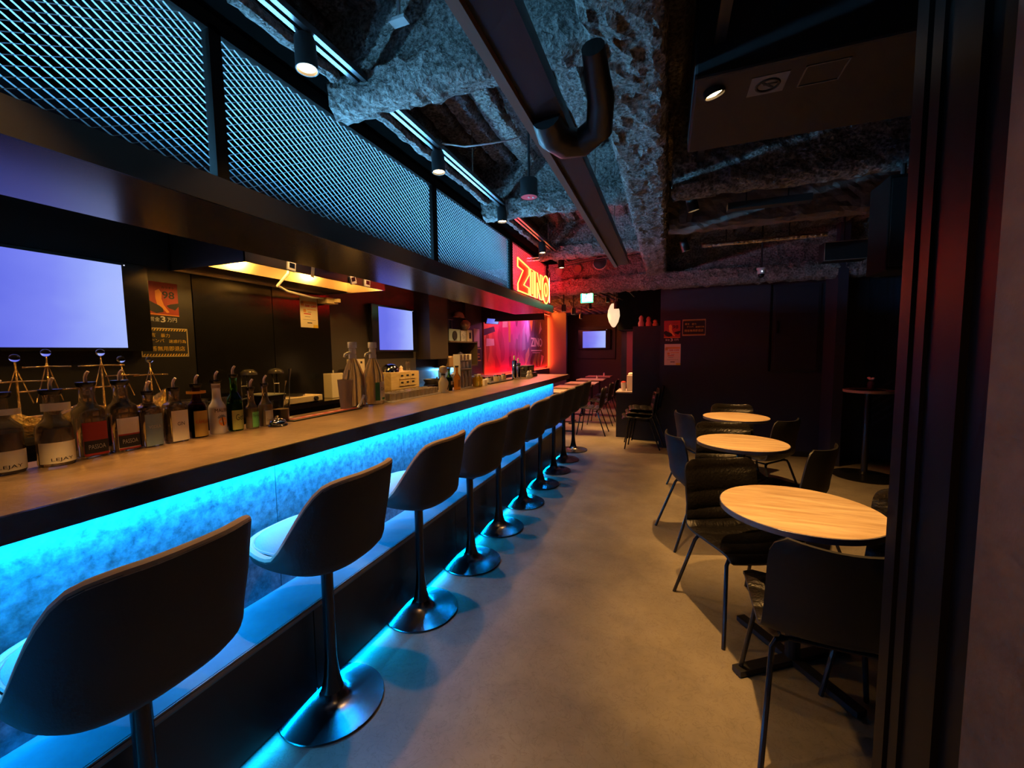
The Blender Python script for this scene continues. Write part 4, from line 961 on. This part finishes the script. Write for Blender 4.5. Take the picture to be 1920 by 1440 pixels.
mu = thing('mural_panel', 'glossy red printed mural with painted violet reflection and white ZINO lettering, lit from below', 'mural', (-3.297, 7.12, .93))
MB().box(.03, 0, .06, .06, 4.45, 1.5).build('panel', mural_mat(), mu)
MB().box(0, 0, -.93, .10, 4.5, 0).build('lower_ledge', mat('mural_ledge', (.05, .035, .04), .5), mu)
lettering('ZINO', .05, white_ink, lambda u, v, h: (.0605+h, 3.38+u, .73+v), mu, width=1.0, height=.235, bold=.001)
MB().box(.0605, 2.9, .50, .0612, 3.86, .53).build('underline', white_ink, mu); MB().box(.0605, 3.0, .45, .0612, 3.7, .465).build('underline', white_ink, mu)
def tri(name, pts, m): MB().prism(pts, .0603, .061, lambda u, v, h: (h, u, v)).build(name, m, mu)
mur_p = mat('mural_pink', (.62, .42, .42), .3); mur_g = mat('mural_olive', (.16, .17, .05), .3); mur_v = mat('mural_violet', (.42, .36, .66), .3); mur_d = mat('mural_dark', (.06, .03, .05), .3); mur_o = mat('mural_orange', (.6, .25, .05), .3)
tri('facet', [(2.4, .1), (2.75, .40), (2.72, .60), (2.45, .42)], mur_p); tri('facet', [(2.2, .5), (2.45, .55), (2.4, 1.2), (2.25, 1.0)], mur_v); tri('facet', [(2.85, .06), (3.2, .42), (3.0, .42), (2.82, .28)], mur_d)
tri('facet', [(3.2, .1), (3.45, .44), (3.25, .44), (3.05, .2)], mur_g); tri('facet', [(3.5, .08), (3.7, .44), (3.5, .44), (3.38, .26)], mur_g); tri('facet', [(3.75, .08), (4.05, .35), (3.8, .4)], mur_p)
tri('facet', [(2.95, 1.0), (3.1, 1.45), (2.9, 1.5), (2.8, 1.2)], mur_o); tri('facet', [(3.6, .95), (3.72, 1.3), (3.85, 1.1)], mur_p); tri('facet', [(2.5, .95), (2.65, 1.4), (2.8, .9), (2.62, .7)], mur_v)
tri('facet', [(.0, .8), (.55, .9), (.5, 1.0), (.0, .92)], mur_d); tri('facet', [(.95, 1.0), (1.25, 1.02), (1.25, 1.3), (1.0, 1.3)], mur_p); tri('facet', [(1.3, .7), (1.42, .7), (1.42, 1.4), (1.3, 1.4)], mur_o); tri('facet', [(.1, .6), (.5, .62), (.48, .75), (.12, .75)], mur_p)
led_thing('red light strip along the foot of the mural', (-3.245, 7.15, .931, -3.225, 11.6, .941), (-3.215, 7.15, .95), (-3.215, 11.6, .95), .02, 58, (1., .02, .015), (-.45, 0, 1), mat('red_led_strip', (.5, .05, .02), emit=(1, .06, .02), strength=5))
strip_light((-3.275, 11.64, .95), (-3.275, 11.64, 2.4), .02, 26, (1, .07, .01), (1, .45, 0), None)
led_thing('orange light strip along the top edge of the mural', (-3.2, 7.25, 2.44, -3.18, 11.6, 2.45), (-3.16, 7.25, 2.46), (-3.16, 11.6, 2.46), .02, 110, (1., .16, .02), (.8, 0, .25), MATS['red_led_strip'])
for y in (7.7, 8.7, 9.7): lamp('AREA', (-3.05, y, 2.43), 24, (1., .20, .50), None, (-.35, 0, -1), name='mural_washer', shape='RECTANGLE', size=.1, size_y=1.0)
MB().box(.0, 0, 1.42, .03, .5, 1.48).build('top_clip', black, mu)

# ------------------------------------------------------------------ round tables and dining chairs
def make_table(loc, label):
    r = thing('round_table', label, 'table', loc, 0, 'round oak tables in a row')
    MB().lathe([(.0005, .694), (.308, .694), (.310, .696), (.310, .718), (.308, .7195), (.0005, .7195)], n=64).build('edge_band', mat('table_edge_blue_light', (.13, .13, .21), .25), r, smooth=True)  # blue light on the rim put into the edge colour
    MB().lathe([(.0005, .7196), (.3075, .7196), (.3065, .7210), (.0005, .7210)], n=64).build('tabletop', oak, r)
    MB().lathe([(.03, .03), (.03, .67), (.0005, .67)], n=20).build('pole', black_metal, r, smooth=True); MB().box(-.16, -.025, .672, .16, .025, .693).box(-.025, -.16, .672, .025, .16, .693).build('top_bracket', black, r)
    for a in range(4):
        q = Matrix.Rotation(a*PI/2+.6, 4, 'Z'); MB().box(0, -.024, .006, .30, .024, .03).xform(q).build('foot_bar', black, r); MB().lathe([(.0005, 0), (.02, 0), (.02, .006), (.0005, .006)], (.28*math.cos(a*PI/2+.6), .28*math.sin(a*PI/2+.6), 0), 10).build('glide', black, r)
    return r
T = [((.555, 2.09, 0), 'nearest round oak table with blue light painted on its rim'), ((.54, 3.47, 0), 'middle round oak table of the row'), ((.682, 4.776, 0), 'farthest round oak table before the navy wall')]
for p, lb in T: make_table(p, lb)

leather = mat('black_leather', (.007, .0062, .006), .34, bump=.3, bscale=70)
ch_shell = mat('chair_shell', (.012, .012, .013), .55)
def catmull(P, t):
    n = len(P)-1; x = min(n-1e-6, t*n); i = int(x); u = x-i
    p0, p1, p2, p3 = (Vector(P[max(0, i-1)]), Vector(P[i]), Vector(P[i+1]), Vector(P[min(n, i+2)]))
    return .5*((2*p1)+(p2-p0)*u+(2*p0-5*p1+4*p2-p3)*u*u+(3*p1-p0-3*p2+p3)*u**3)
CP = [(.23, .415), (.20, .438), (.10, .436), (-.02, .43), (-.11, .428), (-.175, .448), (-.205, .50), (-.222, .58), (-.24, .68), (-.262, .795)]
def chair_surf(s, t):
    y, z = catmull(CP, s); e = .002
    y2, z2 = catmull(CP, min(1, s+e)); y1, z1 = catmull(CP, max(0, s-e))
    tv = Vector((0, y2-y1, z2-z1)).normalized(); nn = Vector((0, tv.z, -tv.y))
    if nn.z < 0 and s < .5: nn = -nn
    if s >= .5 and nn.y < 0: nn = -nn
    d = min(s, 1-s)/.09; w = .222*(1 if d >= 1 else math.sqrt(max(0, 1-(1-d)**3*.42)))
    back = min(1, max(0, (s-.5)/.25)); w *= (1-.04*back)
    u = t*2-1; x = u*w
    p = Vector((x, y, z))+nn*((.018+.030*back)*u*u)
    n2 = (nn+Vector((-u*(.10+.22*back), 0, 0))).normalized()
    return p, n2
def make_chair(loc, rot, label):
    r = thing('dining_chair', label, 'chair', loc, rot, 'black leather dining chairs')
    MB().sheet(chair_surf, 36, 10, -.004, .006).build('shell', ch_shell, r, smooth=True)
    def puff(s, t):
        k = abs(math.sin(s*PI*8.5)); e = min(1, min(t, 1-t)/.08, min(s, 1-s)/.04); return .0065+.019*(k**.45)*max(0, e)**.5
    MB().sheet(chair_surf, 110, 14, .006, puff).build('upholstery', leather, r, smooth=True)
    MB().tube([(-.15, .13, .405), (.15, .13, .405), (.15, -.12, .405), (-.15, -.12, .405)], .009, 8, closed=True).build('seat_frame', black_metal, r, smooth=True)
    for sx in (-1, 1):
        MB().tube([(sx*.13, .13, .404), (sx*.165, .14, .398), (sx*.178, .145, .375), (sx*.225, .21, .0)], .0095, 8).build('leg', black_metal, r, smooth=True)
        MB().tube([(sx*.13, -.12, .404), (sx*.165, -.13, .398), (sx*.178, -.138, .375), (sx*.225, -.27, .0)], .0095, 8).build('leg', black_metal, r, smooth=True)
    return r
def face(fx, fy): return math.atan2(-fx, fy)
CH = [((.385, 2.36), (.44, -.9), 'tufted leather chair left of the nearest round table, seat in full view'),
      ((.545, 1.735), (.02, 1), 'dark chair nearest the camera with its back turned, before the nearest table'),
      ((.92, 1.95), (-.6, -.8), 'chair right of the nearest table, mostly hidden by the door frame'),
      ((.265, 3.30), (.95, .3), 'dark chair left of the middle round table, back shell toward the bar'),
      ((.475, 3.66), (.08, -1), 'chair behind the middle round table, top of its back above the tabletop'),
      ((.77, 3.19), (-.80, .6), 'chair right of the middle round table turned toward it'),
      ((.36, 4.45), (.92, .4), 'dark chair left of the farthest round table'),
      ((.70, 4.97), (.0, -1), 'chair behind the farthest round table against the navy wall'),
      ((.84, 4.30), (-.75, .65), 'dark chair right of the farthest round table')]
ch0 = None
for (x, y), (fx, fy), lb in CH:
    if ch0 is None: ch0 = make_chair((x, y, 0), face(fx, fy), lb)
    else: dup(ch0, (x, y, 0), face(fx, fy), lb)
# stacked chairs by the dark partition
for k in range(3):
    dup(ch0, (-.36+.045*k, 6.28+.05*k, .055*k), face(-1, -.1), ['bottom chair of the stack of three by the dark partition', 'middle chair of the stack of three by the dark partition', 'top chair of the stack of three by the dark partition'][k])['group'] = 'stacked chairs'
# row of square tables with chairs along the aisle behind the bar
tt = wood_mat('far_table_wood', (.40, .27, .17), (.55, .39, .26))
FT = [(6.78, 'first square wood table past the end of the bar'), (7.72, 'second square wood table past the end of the bar'), (8.75, 'third square wood table past the end of the bar'), (9.95, 'fourth square wood table, with a white shaker'), (11.2, 'last square wood table near the far wall')]
for y, lb in FT:
    r = thing('square_table', lb, 'table', (-1.74, y+.3, 0), 0, 'square tables along the aisle')
    MB().box(-.33, -.30, .695, .33, .30, .72).build('tabletop', tt, r, bevel=.002); MB().lathe([(.03, .02), (.03, .695)], n=14).build('pole', black, r)
    MB().box(-.22, -.03, 0, .22, .03, .02).box(-.03, -.22, 0, .03, .22, .02).build('foot', black, r)
for k, y in enumerate((7.35, 8.35, 9.35, 10.55, 11.8)):
    c = dup(ch0, (-1.20, y-.3, 0), face(-1, 0), 'dark chair at the %s square table of the aisle row' % ['first', 'second', 'third', 'fourth', 'last'][k]); c['group'] = 'chairs along the aisle'
for y, lb in ((10.35, 'white shaker on the fourth square table'), (11.6, 'white shaker on the last square table')):
    s_ = thing('salt_shaker', lb, 'shaker', (-1.62, y, .72)); MB().lathe([(.0005, 0), (.022, 0), (.022, .07), (.0005, .075)], n=12).build('body', white, s_); MB().lathe([(.0005, .075), (.018, .075), (.014, .09), (.0005, .095)], n=12).build('cap', chrome, s_)

# ------------------------------------------------------------------ right side: electrical panel, standing table, crest
ep = thing('electrical_cabinet', 'flush dark metal electrical cabinet set in the navy wall', 'cabinet', (1.55, 6.3, 1.12))
MB().box(-.26, -.03, 0, .26, -.0, 1.11).build('frame', mat('cabinet_paint', (.016, .018, .03), .45), ep, bevel=.003); MB().box(-.235, -.038, .025, .235, -.03, 1.085).build('door', mat('cabinet_door_paint', (.019, .021, .036), .45), ep, bevel=.003)
MB().box(-.215, -.05, .50, -.195, -.038, .66).build('handle', steel, ep)
rn = thing('cable_duct', 'dark metal conduit running up beside the electrical cabinet', 'conduit', (1.27, 6.28, 1.12)); MB().box(-.012, -.012, 0, .012, .012, 1.13).build('conduit', black_gloss, rn)
ht = thing('standing_table', 'tall round standing table on a wide dark disc base by the alcove', 'table', (2.06, 5.52, 0))
MB().lathe([(.0005, .935), (.218, .935), (.22, .937), (.22, .963), (.0005, .965)], n=48).build('tabletop', wood_mat('standing_top', (.4, .27, .2), (.5, .34, .26)), ht); MB().lathe([(.03, .03), (.03, .935)], n=18).build('pole', black_metal, ht, smooth=True)
MB().lathe([(.0005, 0), (.29, 0), (.295, .008), (.28, .016), (.05, .035), (.03, .06), (.0005, .06)], n=48).build('base', black_gloss, ht, smooth=True)
tr_ = thing('menu_board', 'thin dark menu board lying on the standing table', 'menu', (2.03, 5.46, .965)); MB().box(-.13, -.09, 0, .12, .09, .006).build('board', black, tr_)
vs = thing('flower_vase', 'dark glass vase with white flowers on the standing table', 'vase', (2.08, 5.50, .971)); MB().lathe([(.0005, 0), (.035, 0), (.042, .05), (.03, .085), (.027, .085), (.038, .05), (.032, .006), (.0005, .006)], n=20).build('vase', mat('smoke_glass', (.2, .17, .16), .05, trans=.7), vs, smooth=True)
for k in range(7):
    a = k*.9; b = MB(); p = Vector((.035*math.cos(a)*(k % 3)/1.5, .035*math.sin(a)*(k % 3)/1.5, .105+.006*(k % 3)))
    b.sphere(p, .018, 6, .7); b.build('flower', mat('white_petal', (.9, .86, .8), .6), vs, smooth=True)
    MB().tube([(0, 0, .01), tuple(p*.9)], .002, 5).build('stem', mat('stem_green', (.06, .1, .03), .6), vs)
cw = thing('printed_panel', 'dark printed wall panel with blue crest and pale capital lettering', 'wall print', (2.30, 6.297, .3))
MB().box(0, -.012, 0, 1.3, -.0, 2.1).build('panel', mat('print_dark', (.022, .026, .045), .6, vary=.5, vscale=4, stretch=(5, 1, .8)), cw)
fy = lambda u, v, h: (u, -.0125-h, v)
for t, u, v, w_ in (('RAISE', 0.43, 1.72, .17), ('AND', 0.38, 1.57, .12), ('OF CO', 0.41, 1.42, .17)): lettering(t, .05, mat('faded_white_ink', (.6, .57, .57), .6), lambda a, c, h, u=u, v=v: fy(a+u, c+v, h), cw, width=w_, height=.06)
MB().prism([(.86+.52*math.cos(a), .86+.52*math.sin(a)) for a in [2*PI*k/40 for k in range(40)]], 0, .001, fy).build('crest_ring', mat('crest_grey', (.14, .14, .2), .6), cw); MB().prism([(.86+.48*math.cos(a), .86+.48*math.sin(a)) for a in [2*PI*k/40 for k in range(40)]], .001, .002, fy).build('crest_field', mat('crest_blue', (.02, .05, .5), .6), cw)
MB().prism([(.54, .75), (.62, .75), (.64, 1.1), (.56, 1.1)], .002, .003, fy).build('crest_stripe', mat('crest_red', (.4, .03, .03), .6), cw); MB().prism([(.56, 1.1), (.66, 1.1), (.66, 1.25), (.58, 1.22)], .002, .003, fy).build('crest_mark', orange_ink, cw)
for k in range(5): MB().prism([(.02, .12+.1*k), (.06, .12+.1*k), (.3, .32+.1*k), (.26, .32+.1*k)], 0, .001, fy).build('ray', mat('ray_grey', (.05, .055, .09), .6), cw)

# ------------------------------------------------------------------ overhead equipment
bm_ = thing('steel_beam', 'long dark steel beam with bare brown flange edge under the ceiling', 'beam', (-.40, 0, 2.2))
MB().box(-.03, -1.0, .05, .04, 4.05, .12).build('web', mat('dark_beam_paint', (.022, .022, .026), .5), bm_); MB().box(-.075, -1.0, .0, -.045, 4.05, .03).build('flange', mat('primer_flange', (.20, .13, .10), .6), bm_); MB().box(-.045, -1.0, .02, .06, 4.05, .05).build('lower_plate', MATS['dark_beam_paint'], bm_)
uh = MB(); uh.tube([(.0, 1.42, .02), (.0, 1.5, -.0), (.03, 1.58, -.0), (.09, 1.60, .0), (.16, 1.56, .02), (.18, 1.46, .06), (.18, 1.30, .12)], [.05, .055, .055, .05, .05, .045, .035], 14)
uh.build('elbow_hook', black, bm_, smooth=True)
for y in (.6, 2.4, 3.3): MB().tube([(.01, y, .12), (.01, y, .68)], .004, 6).build('hanger_rod', steel, bm_)
cbl = thing('ceiling_cable', 'thin pale cable sagging from the track to the round lamp', 'cable', (-1.19, 2.1, 2.58)); MB().tube([(0, 0, 0), (.12, .04, -.02), (.24, .1, 0), (.33, .2, .05), (.36, .3, .11)], .004, 6).build('cable', mat('pale_cable', (.5, .5, .5), .5), cbl, smooth=True)
dn = thing('ceiling_speaker', 'black cylinder hung from the ceiling with red light painted on its lower face', 'speaker', (-.83, 2.55, 2.39)); MB().lathe([(.0005, .11), (.052, .11), (.055, .105), (.055, .0), (.051, .0), (.051, .004), (.0005, .004)], n=28).build('housing', black, dn, smooth=True)
MB().lathe([(.0005, .002), (.05, .002), (.05, .0035), (.0005, .0035)], n=28).build('face', mat('speaker_face_red_light', (.85, .10, .15), .5), dn); MB().tube([(0, 0, .11), (0, 0, .49)], .008, 8).build('rod', black, dn)  # red neon light put into the colour of the lower face
for x, y in ((.0, .0), (.025, .012)): MB().lathe([(.0005, -.002), (.008, -.002), (.008, .002), (.0005, .002)], (x, y, 0), 10).build('tweeter', white, dn)
# sensor dome, unit with no smoking mark, hung dark box, foil duct, hanging bar
dc = thing('camera_dome', 'small white security camera dome with dark lens under the beam', 'camera', (1.02, 5.6, 2.27)); MB().lathe([(.0005, .09), (.05, .09), (.05, .07), (.042, .065), (.042, .02), (.0005, .02)], n=20).build('housing', mat('camera_white', (.4, .4, .42), .4), dc, smooth=True); MB().sphere((0, 0, .012), .034, 7).build('lens_dome', black_gloss, dc, smooth=True); MB().sphere((0, -.043, .045), .006, 5).build('indicator', mat('white_led', (.5, .5, .6), emit=(.7, .8, 1), strength=5), dc); MB().tube([(0, 0, .09), (0, 0, .61)], .01, 8).build('stem', black, dc)
ac = thing('ceiling_duct', 'wide dark ventilation box with no smoking sign under the ceiling', 'duct', (.9, 2.02, 2.40))
for x, y in ((-.7, -.2), (-.7, .2), (.8, -.2), (.8, .2)): MB().tube([(x, y, .30), (x, y, .49)], .006, 6).build('hanger_rod', black, ac)
MB().box(-.82, -.3, .0, .9, .3, .30).build('casing', mat('duct_dark', (.016, .015, .018), .6), ac, bevel=.01)
MB().box(-.655, -.255, -.002, -.535, -.135, .0).xform(Matrix.Translation((.03, .02, 0))).build('sign_plate', mat('sign_grey', (.16, .16, .17), .6), ac)
b = MB(); b.tube([(-.565+.037*math.cos(a), -.175+.037*math.sin(a), -.003) for a in [2*PI*k/24 for k in range(24)]], .005, 6, closed=True); b.box(-.592, -.179, -.004, -.538, -.171, -.002, Matrix.Translation((-.565, -.175, 0)) @ Matrix.Rotation(.8, 4, 'Z') @ Matrix.Translation((.565, .175, 0))); b.build('no_smoking_mark', black_ink, ac)
MB().box(-.58, -.185, -.0045, -.535, -.178, -.003).build('cigarette_mark', black_ink, ac)
for x0, y0, x1, y1 in ((-.46, -.24, -.33, -.235), (-.46, -.12, -.33, -.115), (-.46, -.24, -.455, -.115), (-.335, -.24, -.33, -.115)): MB().box(x0, y0, -.003, x1, y1, .0).build('frame_edge', mat('frame_grey', (.14, .14, .15), .4), ac)
hb = thing('ceiling_box', 'dark framed box hung below the ceiling near the right wall', 'hung box', (1.63, 5.0, 2.28)); MB().box(-.18, 0, 0, .18, .16, .185).build('body', black, hb); 
for q in ((-.18, -.004, 0, .18, .0, .006), (-.18, -.004, .179, .18, 0, .185), (.174, -.004, 0, .18, 0, .185), (-.18, -.004, 0, -.174, 0, .185)): MB().box(*q).build('frame_edge', mat('box_edge', (.25, .19, .15), .4), hb)
MB().tube([(0, .08, .185), (0, .08, .60)], .01, 8).build('hanger_rod', black, hb)
fd = thing('foil_duct', 'crumpled silver foil wrapped pipe under the sprayed beam', 'duct', (.30, 4.36, 2.40)); b = MB(); path = []; rr = []
for i in range(70): t = i/69; path.append((t*.98, .0+.0*t, .0+.004*noise.noise((t*40, 0, 0)))); rr.append(.020+.0055*noise.noise((t*60, 3, 0)))
b.tube(path, rr, 9); b.build('foil_wrap', mat('crumpled_foil', (.6, .55, .55), .25, metal=1, bump=.6, bscale=60), fd)
for x in (.2, .7): MB().tube([(x, 0, .0), (x, 0, .48)], .006, 6).build('hanger_rod', black, fd)
hbar = thing('hanging_bar', 'dark rectangular bar hung on two rods under the beam', 'bar', (.34, 2.95, 2.30)); MB().box(0, -.03, -.02, .44, .03, .02).build('bar', black, hbar)
for x in (.1, .32): MB().tube([(x, -.02, .02), (x, -.02, .58)], .004, 6).build('hanger_rod', black, hbar)
sp = thing('loudspeaker', 'tall black loudspeaker hung beside the door frame', 'speaker', (1.10, 2.70, 1.80)); MB().box(-.09, -.1, 0, .12, .12, .46).build('cabinet', black_matt, sp, bevel=.01); MB().box(-.08, -.104, .02, .11, -.1, .44).build('grille_cloth', black, sp); MB().tube([(0, 0, .46), (0, 0, .535)], .012, 8).build('bracket_pole', black, sp)
# beam face: pipe sleeves and the round fan
for x, z, lb in ((-1.224, 2.60, 'round capped pipe sleeve in the red lit beam, middle of the beam'), (-1.50, 2.585, 'round capped pipe sleeve in the red lit beam, next to the grille end')):
    ps = thing('pipe_sleeve', lb, 'pipe sleeve', (x, 6.0, z)); MB().lathe([(.0005, 0), (.062, 0), (.062, .02), (.052, .024), (.052, .008), (.0005, .008)], n=24).xform(Matrix.Rotation(PI/2, 4, 'X')).build('sleeve', mat('sleeve_grey', (.20, .18, .13), .7), ps)
fn_ = thing('ceiling_fan_spot', 'round dark fitting with pale ring hung before the red beam', 'fitting', (-.86, 5.75, 2.60)); MB().lathe([(.0005, 0), (.07, 0), (.085, .03), (.085, .07), (.0005, .08)], n=24).xform(Matrix.Rotation(PI/2, 4, 'X')).build('body', black, fn_, smooth=True); MB().tube([(.088*math.cos(a), -.05, .088*math.sin(a)) for a in [2*PI*k/24 for k in range(24)]], .008, 6, closed=True).build('ring', mat('pale_ring', (.5, .42, .42), .5), fn_); MB().tube([(0, -.03, .08), (0, -.03, .29)], .008, 6).build('bracket', black, fn_)
pg = thing('ceiling_pipe', 'bundle of thin cables and pipes along the red lit beam', 'pipes', (-1.3, 5.55, 2.60))
for k, (z, y) in enumerate(((.0, 0), (.03, .03), (.055, .01), (.075, .04))): MB().tube([(-.15, y, z-.05), (.3, y, z), (.7, y, z+.015), (1.0, y-.05, z+.03)], .009 if k % 2 else .006, 6).build('pipe', mat('pipe_grey', (.16, .14, .15), .5) if k % 2 else black, pg, smooth=True)
rp = thing('metal_rail', 'short double metal bar with round ends at the grille end', 'rail', (-1.58, 4.75, 2.50)); 
for z in (0, .028): MB().tube([(.0, 0, z), (.34, .05, z+.01)], .011, 8).build('bar', steel, rp, smooth=True)
# exit sign, hanging lantern, rear spots
ex = thing('exit_sign', 'glowing green emergency exit sign hung under the rear beam', 'exit sign', (-1.165, 6.42, 2.155))
ex_g = mat('exit_green', (.05, .5, .2), emit=(.0, .75, .22), strength=6); ex_w = mat('exit_white', (.8, .9, .85), emit=(.5, 1.0, .75), strength=6)
MB().box(-.10, 0, 0, .10, .03, .215).build('case', white, ex, bevel=.003); MB().box(-.094, -.002, .006, .094, 0, .209).build('panel', ex_g, ex); MB().box(-.075, -.003, .02, .085, -.002, .195).build('doorway', ex_w, ex)
man = MB(); man.lathe([(.0005, -.001), (.012, -.001), (.012, .001), (.0005, .001)], n=12).xform(Matrix.Translation((.005, -.0035, .16)) @ Matrix.Rotation(PI/2, 4, 'X'))
for p in ([(.0, .145), (-.02, .09)], [(-.02, .09), (.015, .06), (.0, .03)], [(-.02, .09), (-.04, .055), (-.065, .05)], [(-.003, .14), (.03, .115), (.04, .13)], [(-.003, .14), (-.035, .125), (-.04, .10)]): man.tube([(u, -.0035, v) for u, v in p], .006, 6)
man.build('running_figure', ex_g, ex); MB().tube([(0, .015, .215), (0, .015, .38)], .006, 6).build('rod', black, ex)
ln = thing('hanging_lantern', 'white glowing teardrop fabric lantern hung at the rear of the room', 'lantern', (-.83, 7.02, 1.80)); MB().lathe([(.0005, .0), (.03, .015), (.075, .09), (.10, .19), (.092, .28), (.06, .36), (.035, .39), (.0005, .395)], n=24).build('shade', mat('lantern_cloth', (.8, .72, .6), .8, emit=(1., .74, .45), strength=.9), ln, smooth=True); MB().tube([(0, 0, .395), (0, 0, .7)], .005, 6).build('cord', black, ln)
RS = [(-1.86, 9.5, 2.16, 'tiny rear spotlight above the far television'), (-1.45, 8.3, 2.25, 'rear spotlight high over the square tables'), (-1.62, 6.8, 2.08, 'rear spotlight beside the end of the soffit'), (-1.52, 7.1, 2.05, 'rear spotlight just right of the soffit end'), (-1.12, 6.9, 2.33, 'rear spotlight right of the green exit sign'), (-.97, 7.3, 2.25, 'rear spotlight above and left of the white lantern'), (-.76, 6.75, 2.08, 'rear spotlight in front of the white lantern')]
for x, y, z, lb in RS: make_spot((x, y, z), lb, 'spotlights at the rear of the room', 75, drop=max(.14, 2.5-z), size=80)
rg = thing('ceiling_rack', 'dark tangle of metal rails hung under the rear ceiling', 'rails', (-.95, 6.9, 2.38))
for p in ([(-.25, 0, .05), (.3, 0, .06)], [(-.2, -.1, .1), (.25, .25, -.12)], [(-.1, .1, .0), (.15, -.05, -.14)], [(.3, 0, .06), (.45, .1, -.1)], [(.1, -.1, .1), (.5, .05, -.02)]): MB().tube(p, .012, 8).build('rail', black_metal, rg)
# rear right: partition with ornaments, low cabinet with bin and cup
structure('wall_partition', MB().box(-.50, 6.72, 0, -.095, 6.82, 1.79), black)
for k, (x, h, c, lb) in enumerate(((-.38, .17, mat('pinkish_figure', (.5, .25, .24), .5), 'figurine coloured as pink lit at the left on the dark partition'), (-.27, .15, mat('red_figure', (.5, .12, .10), .5), 'rounded figurine coloured as red lit in the middle of the partition top'), (-.17, .10, mat('orange_figure', (.6, .2, .06), .5), 'small orange figurine at the right on the partition top'))):  # red light put into the pink and red figure colours
    f = thing('shelf_ornament', lb, 'ornament', (x, 6.77, 1.79)); MB().lathe([(.0005, 0), (.04, 0), (.045, h*.3), (.028, h*.55), (.036, h*.75), (.02, h*.95), (.0005, h)], n=14).build('figure', c, f, smooth=True)
lc = thing('low_cabinet', 'dark low cabinet with grey top beyond the stacked chairs', 'cabinet', (-.60, 7.15, 0)); MB().box(-.16, -.3, 0, .15, .3, .73).build('body', black, lc); MB().box(-.17, -.31, .73, .15, .31, .75).build('top', mat('grey_cabinet_top', (.42, .38, .40), .4), lc)
bn = thing('waste_bin', 'pale plastic bin with a rounded lid on the low cabinet', 'bin', (-.535, 7.1, .75)); MB().box(-.075, -.08, 0, .075, .08, .26).build('body', mat('bin_pink_white', (.6, .5, .5), .4), bn, bevel=.012); MB().lathe([(.0005, .262), (.06, .262), (.06, .285), (.04, .30), (.0005, .302)], n=16).build('lid', white, bn, smooth=True)
cu_ = tumbler('paper_cup', 'white paper cup with red contents left of the pale bin', (-.66, 7.0, .75), .14, .035, .045, m=white); MB().lathe([(.0005, .12), (.040, .12), (.036, .155), (.0005, .165)], n=14).build('red_packets', red_ink, cu_)
wl = thing('cup_rack', 'narrow pale cone cup rack fixed on the wall above the bin', 'cup rack', (-.50, 7.3, 1.12)); MB().lathe([(.02, 0), (.035, .2), (.033, .2), (.018, 0)], n=14).build('cone', white, wl, smooth=True); MB().box(.02, -.015, .05, .408, .015, .08).build('bracket', black, wl)
lamp('POINT', (-.62, 7.75, 1.55), 1.6, (1, .3, .36), None, shadow_soft_size=.1, name='corridor_lamp')

make_spot((1.66, 3.9, 2.53), 'tiny spotlight at the right edge aimed at the crest panel', 'spotlights over the round tables', 30, aim=(.75, 2.4, -1.25), size=45, blend=.9, drop=.2)
# downlights in the ceiling over the bartender's side, and an added unseen one at the entrance
def downlight(loc, e, label, col=(1, .52, .15), size=120, r=.045, group='recessed downlights behind the soffit'):
    t = thing('downlight', label, 'downlight', loc, 0, group)
    MB().lathe([(r, 0), (r+.012, 0), (r+.012, .006), (r, .03)], n=24).build('trim_ring', steel, t); MB().lathe([(.0005, .004), (r, .004), (r, .007), (.0005, .007)], n=24).build('lens', spot_lens, t)
    lamp('SPOT', (0, 0, -.004), e, col, t, (0, 0, -1), spot_size=math.radians(size), spot_blend=.8, shadow_soft_size=.03)
for y, w_ in ((.25, 'beside the left television'), (1.25, 'above the row of liqueur bottles'), (3.75, 'above the pump bottles'), (4.75, 'above the cutlery chest'), (5.75, 'above the white rack')):
    downlight((-2.42, y, 2.311), 55 if y < 3 else 140, 'downlight added to light the hood timers, ' + w_)
downlight((.22, .35, 2.85), 95, 'unseen downlight added at the entrance to warm the plaster wall', size=70, group='added entrance downlight')  # out of view, added to warm the plaster wall

for y, w_ in ((2.2, 'just before the left half of the hood front'), (2.97, 'just before the right half of the hood front')): downlight((-2.40, y, 2.311), 16, 'downlight added to light the hood timers, ' + w_)  # two lamps added to brighten the timers on the hood front
# small pale plate fixed under the sprayed deck
cp_ = thing('ceiling_plate', 'small pale rectangular plate fixed flat to the sprayed ceiling deck', 'plate', (-.995, 1.445, 2.70)); MB().box(-.035, -.02, 0, .035, .02, .012).box(-.005, -.005, .012, .005, .005, .18).build('plate', mat('pale_plate', (.45, .47, .48), .6), cp_)

sm = thing('small_monitor', 'small tilted pale screen at the upper left corner of the red mural', 'monitor', (-3.02, 7.02, 1.93), -.35)
MB().box(-.03, -.17, 0, .0, .17, .11).xform(Matrix.Rotation(.35, 4, 'Y')).build('case', black, sm); MB().box(.0005, -.155, .008, .002, .155, .10).xform(Matrix.Rotation(.35, 4, 'Y')).build('picture', pic, sm); MB().tube([(-.01, 0, .10), (-.02, 0, .2)], .01, 8).build('bracket', black, sm)
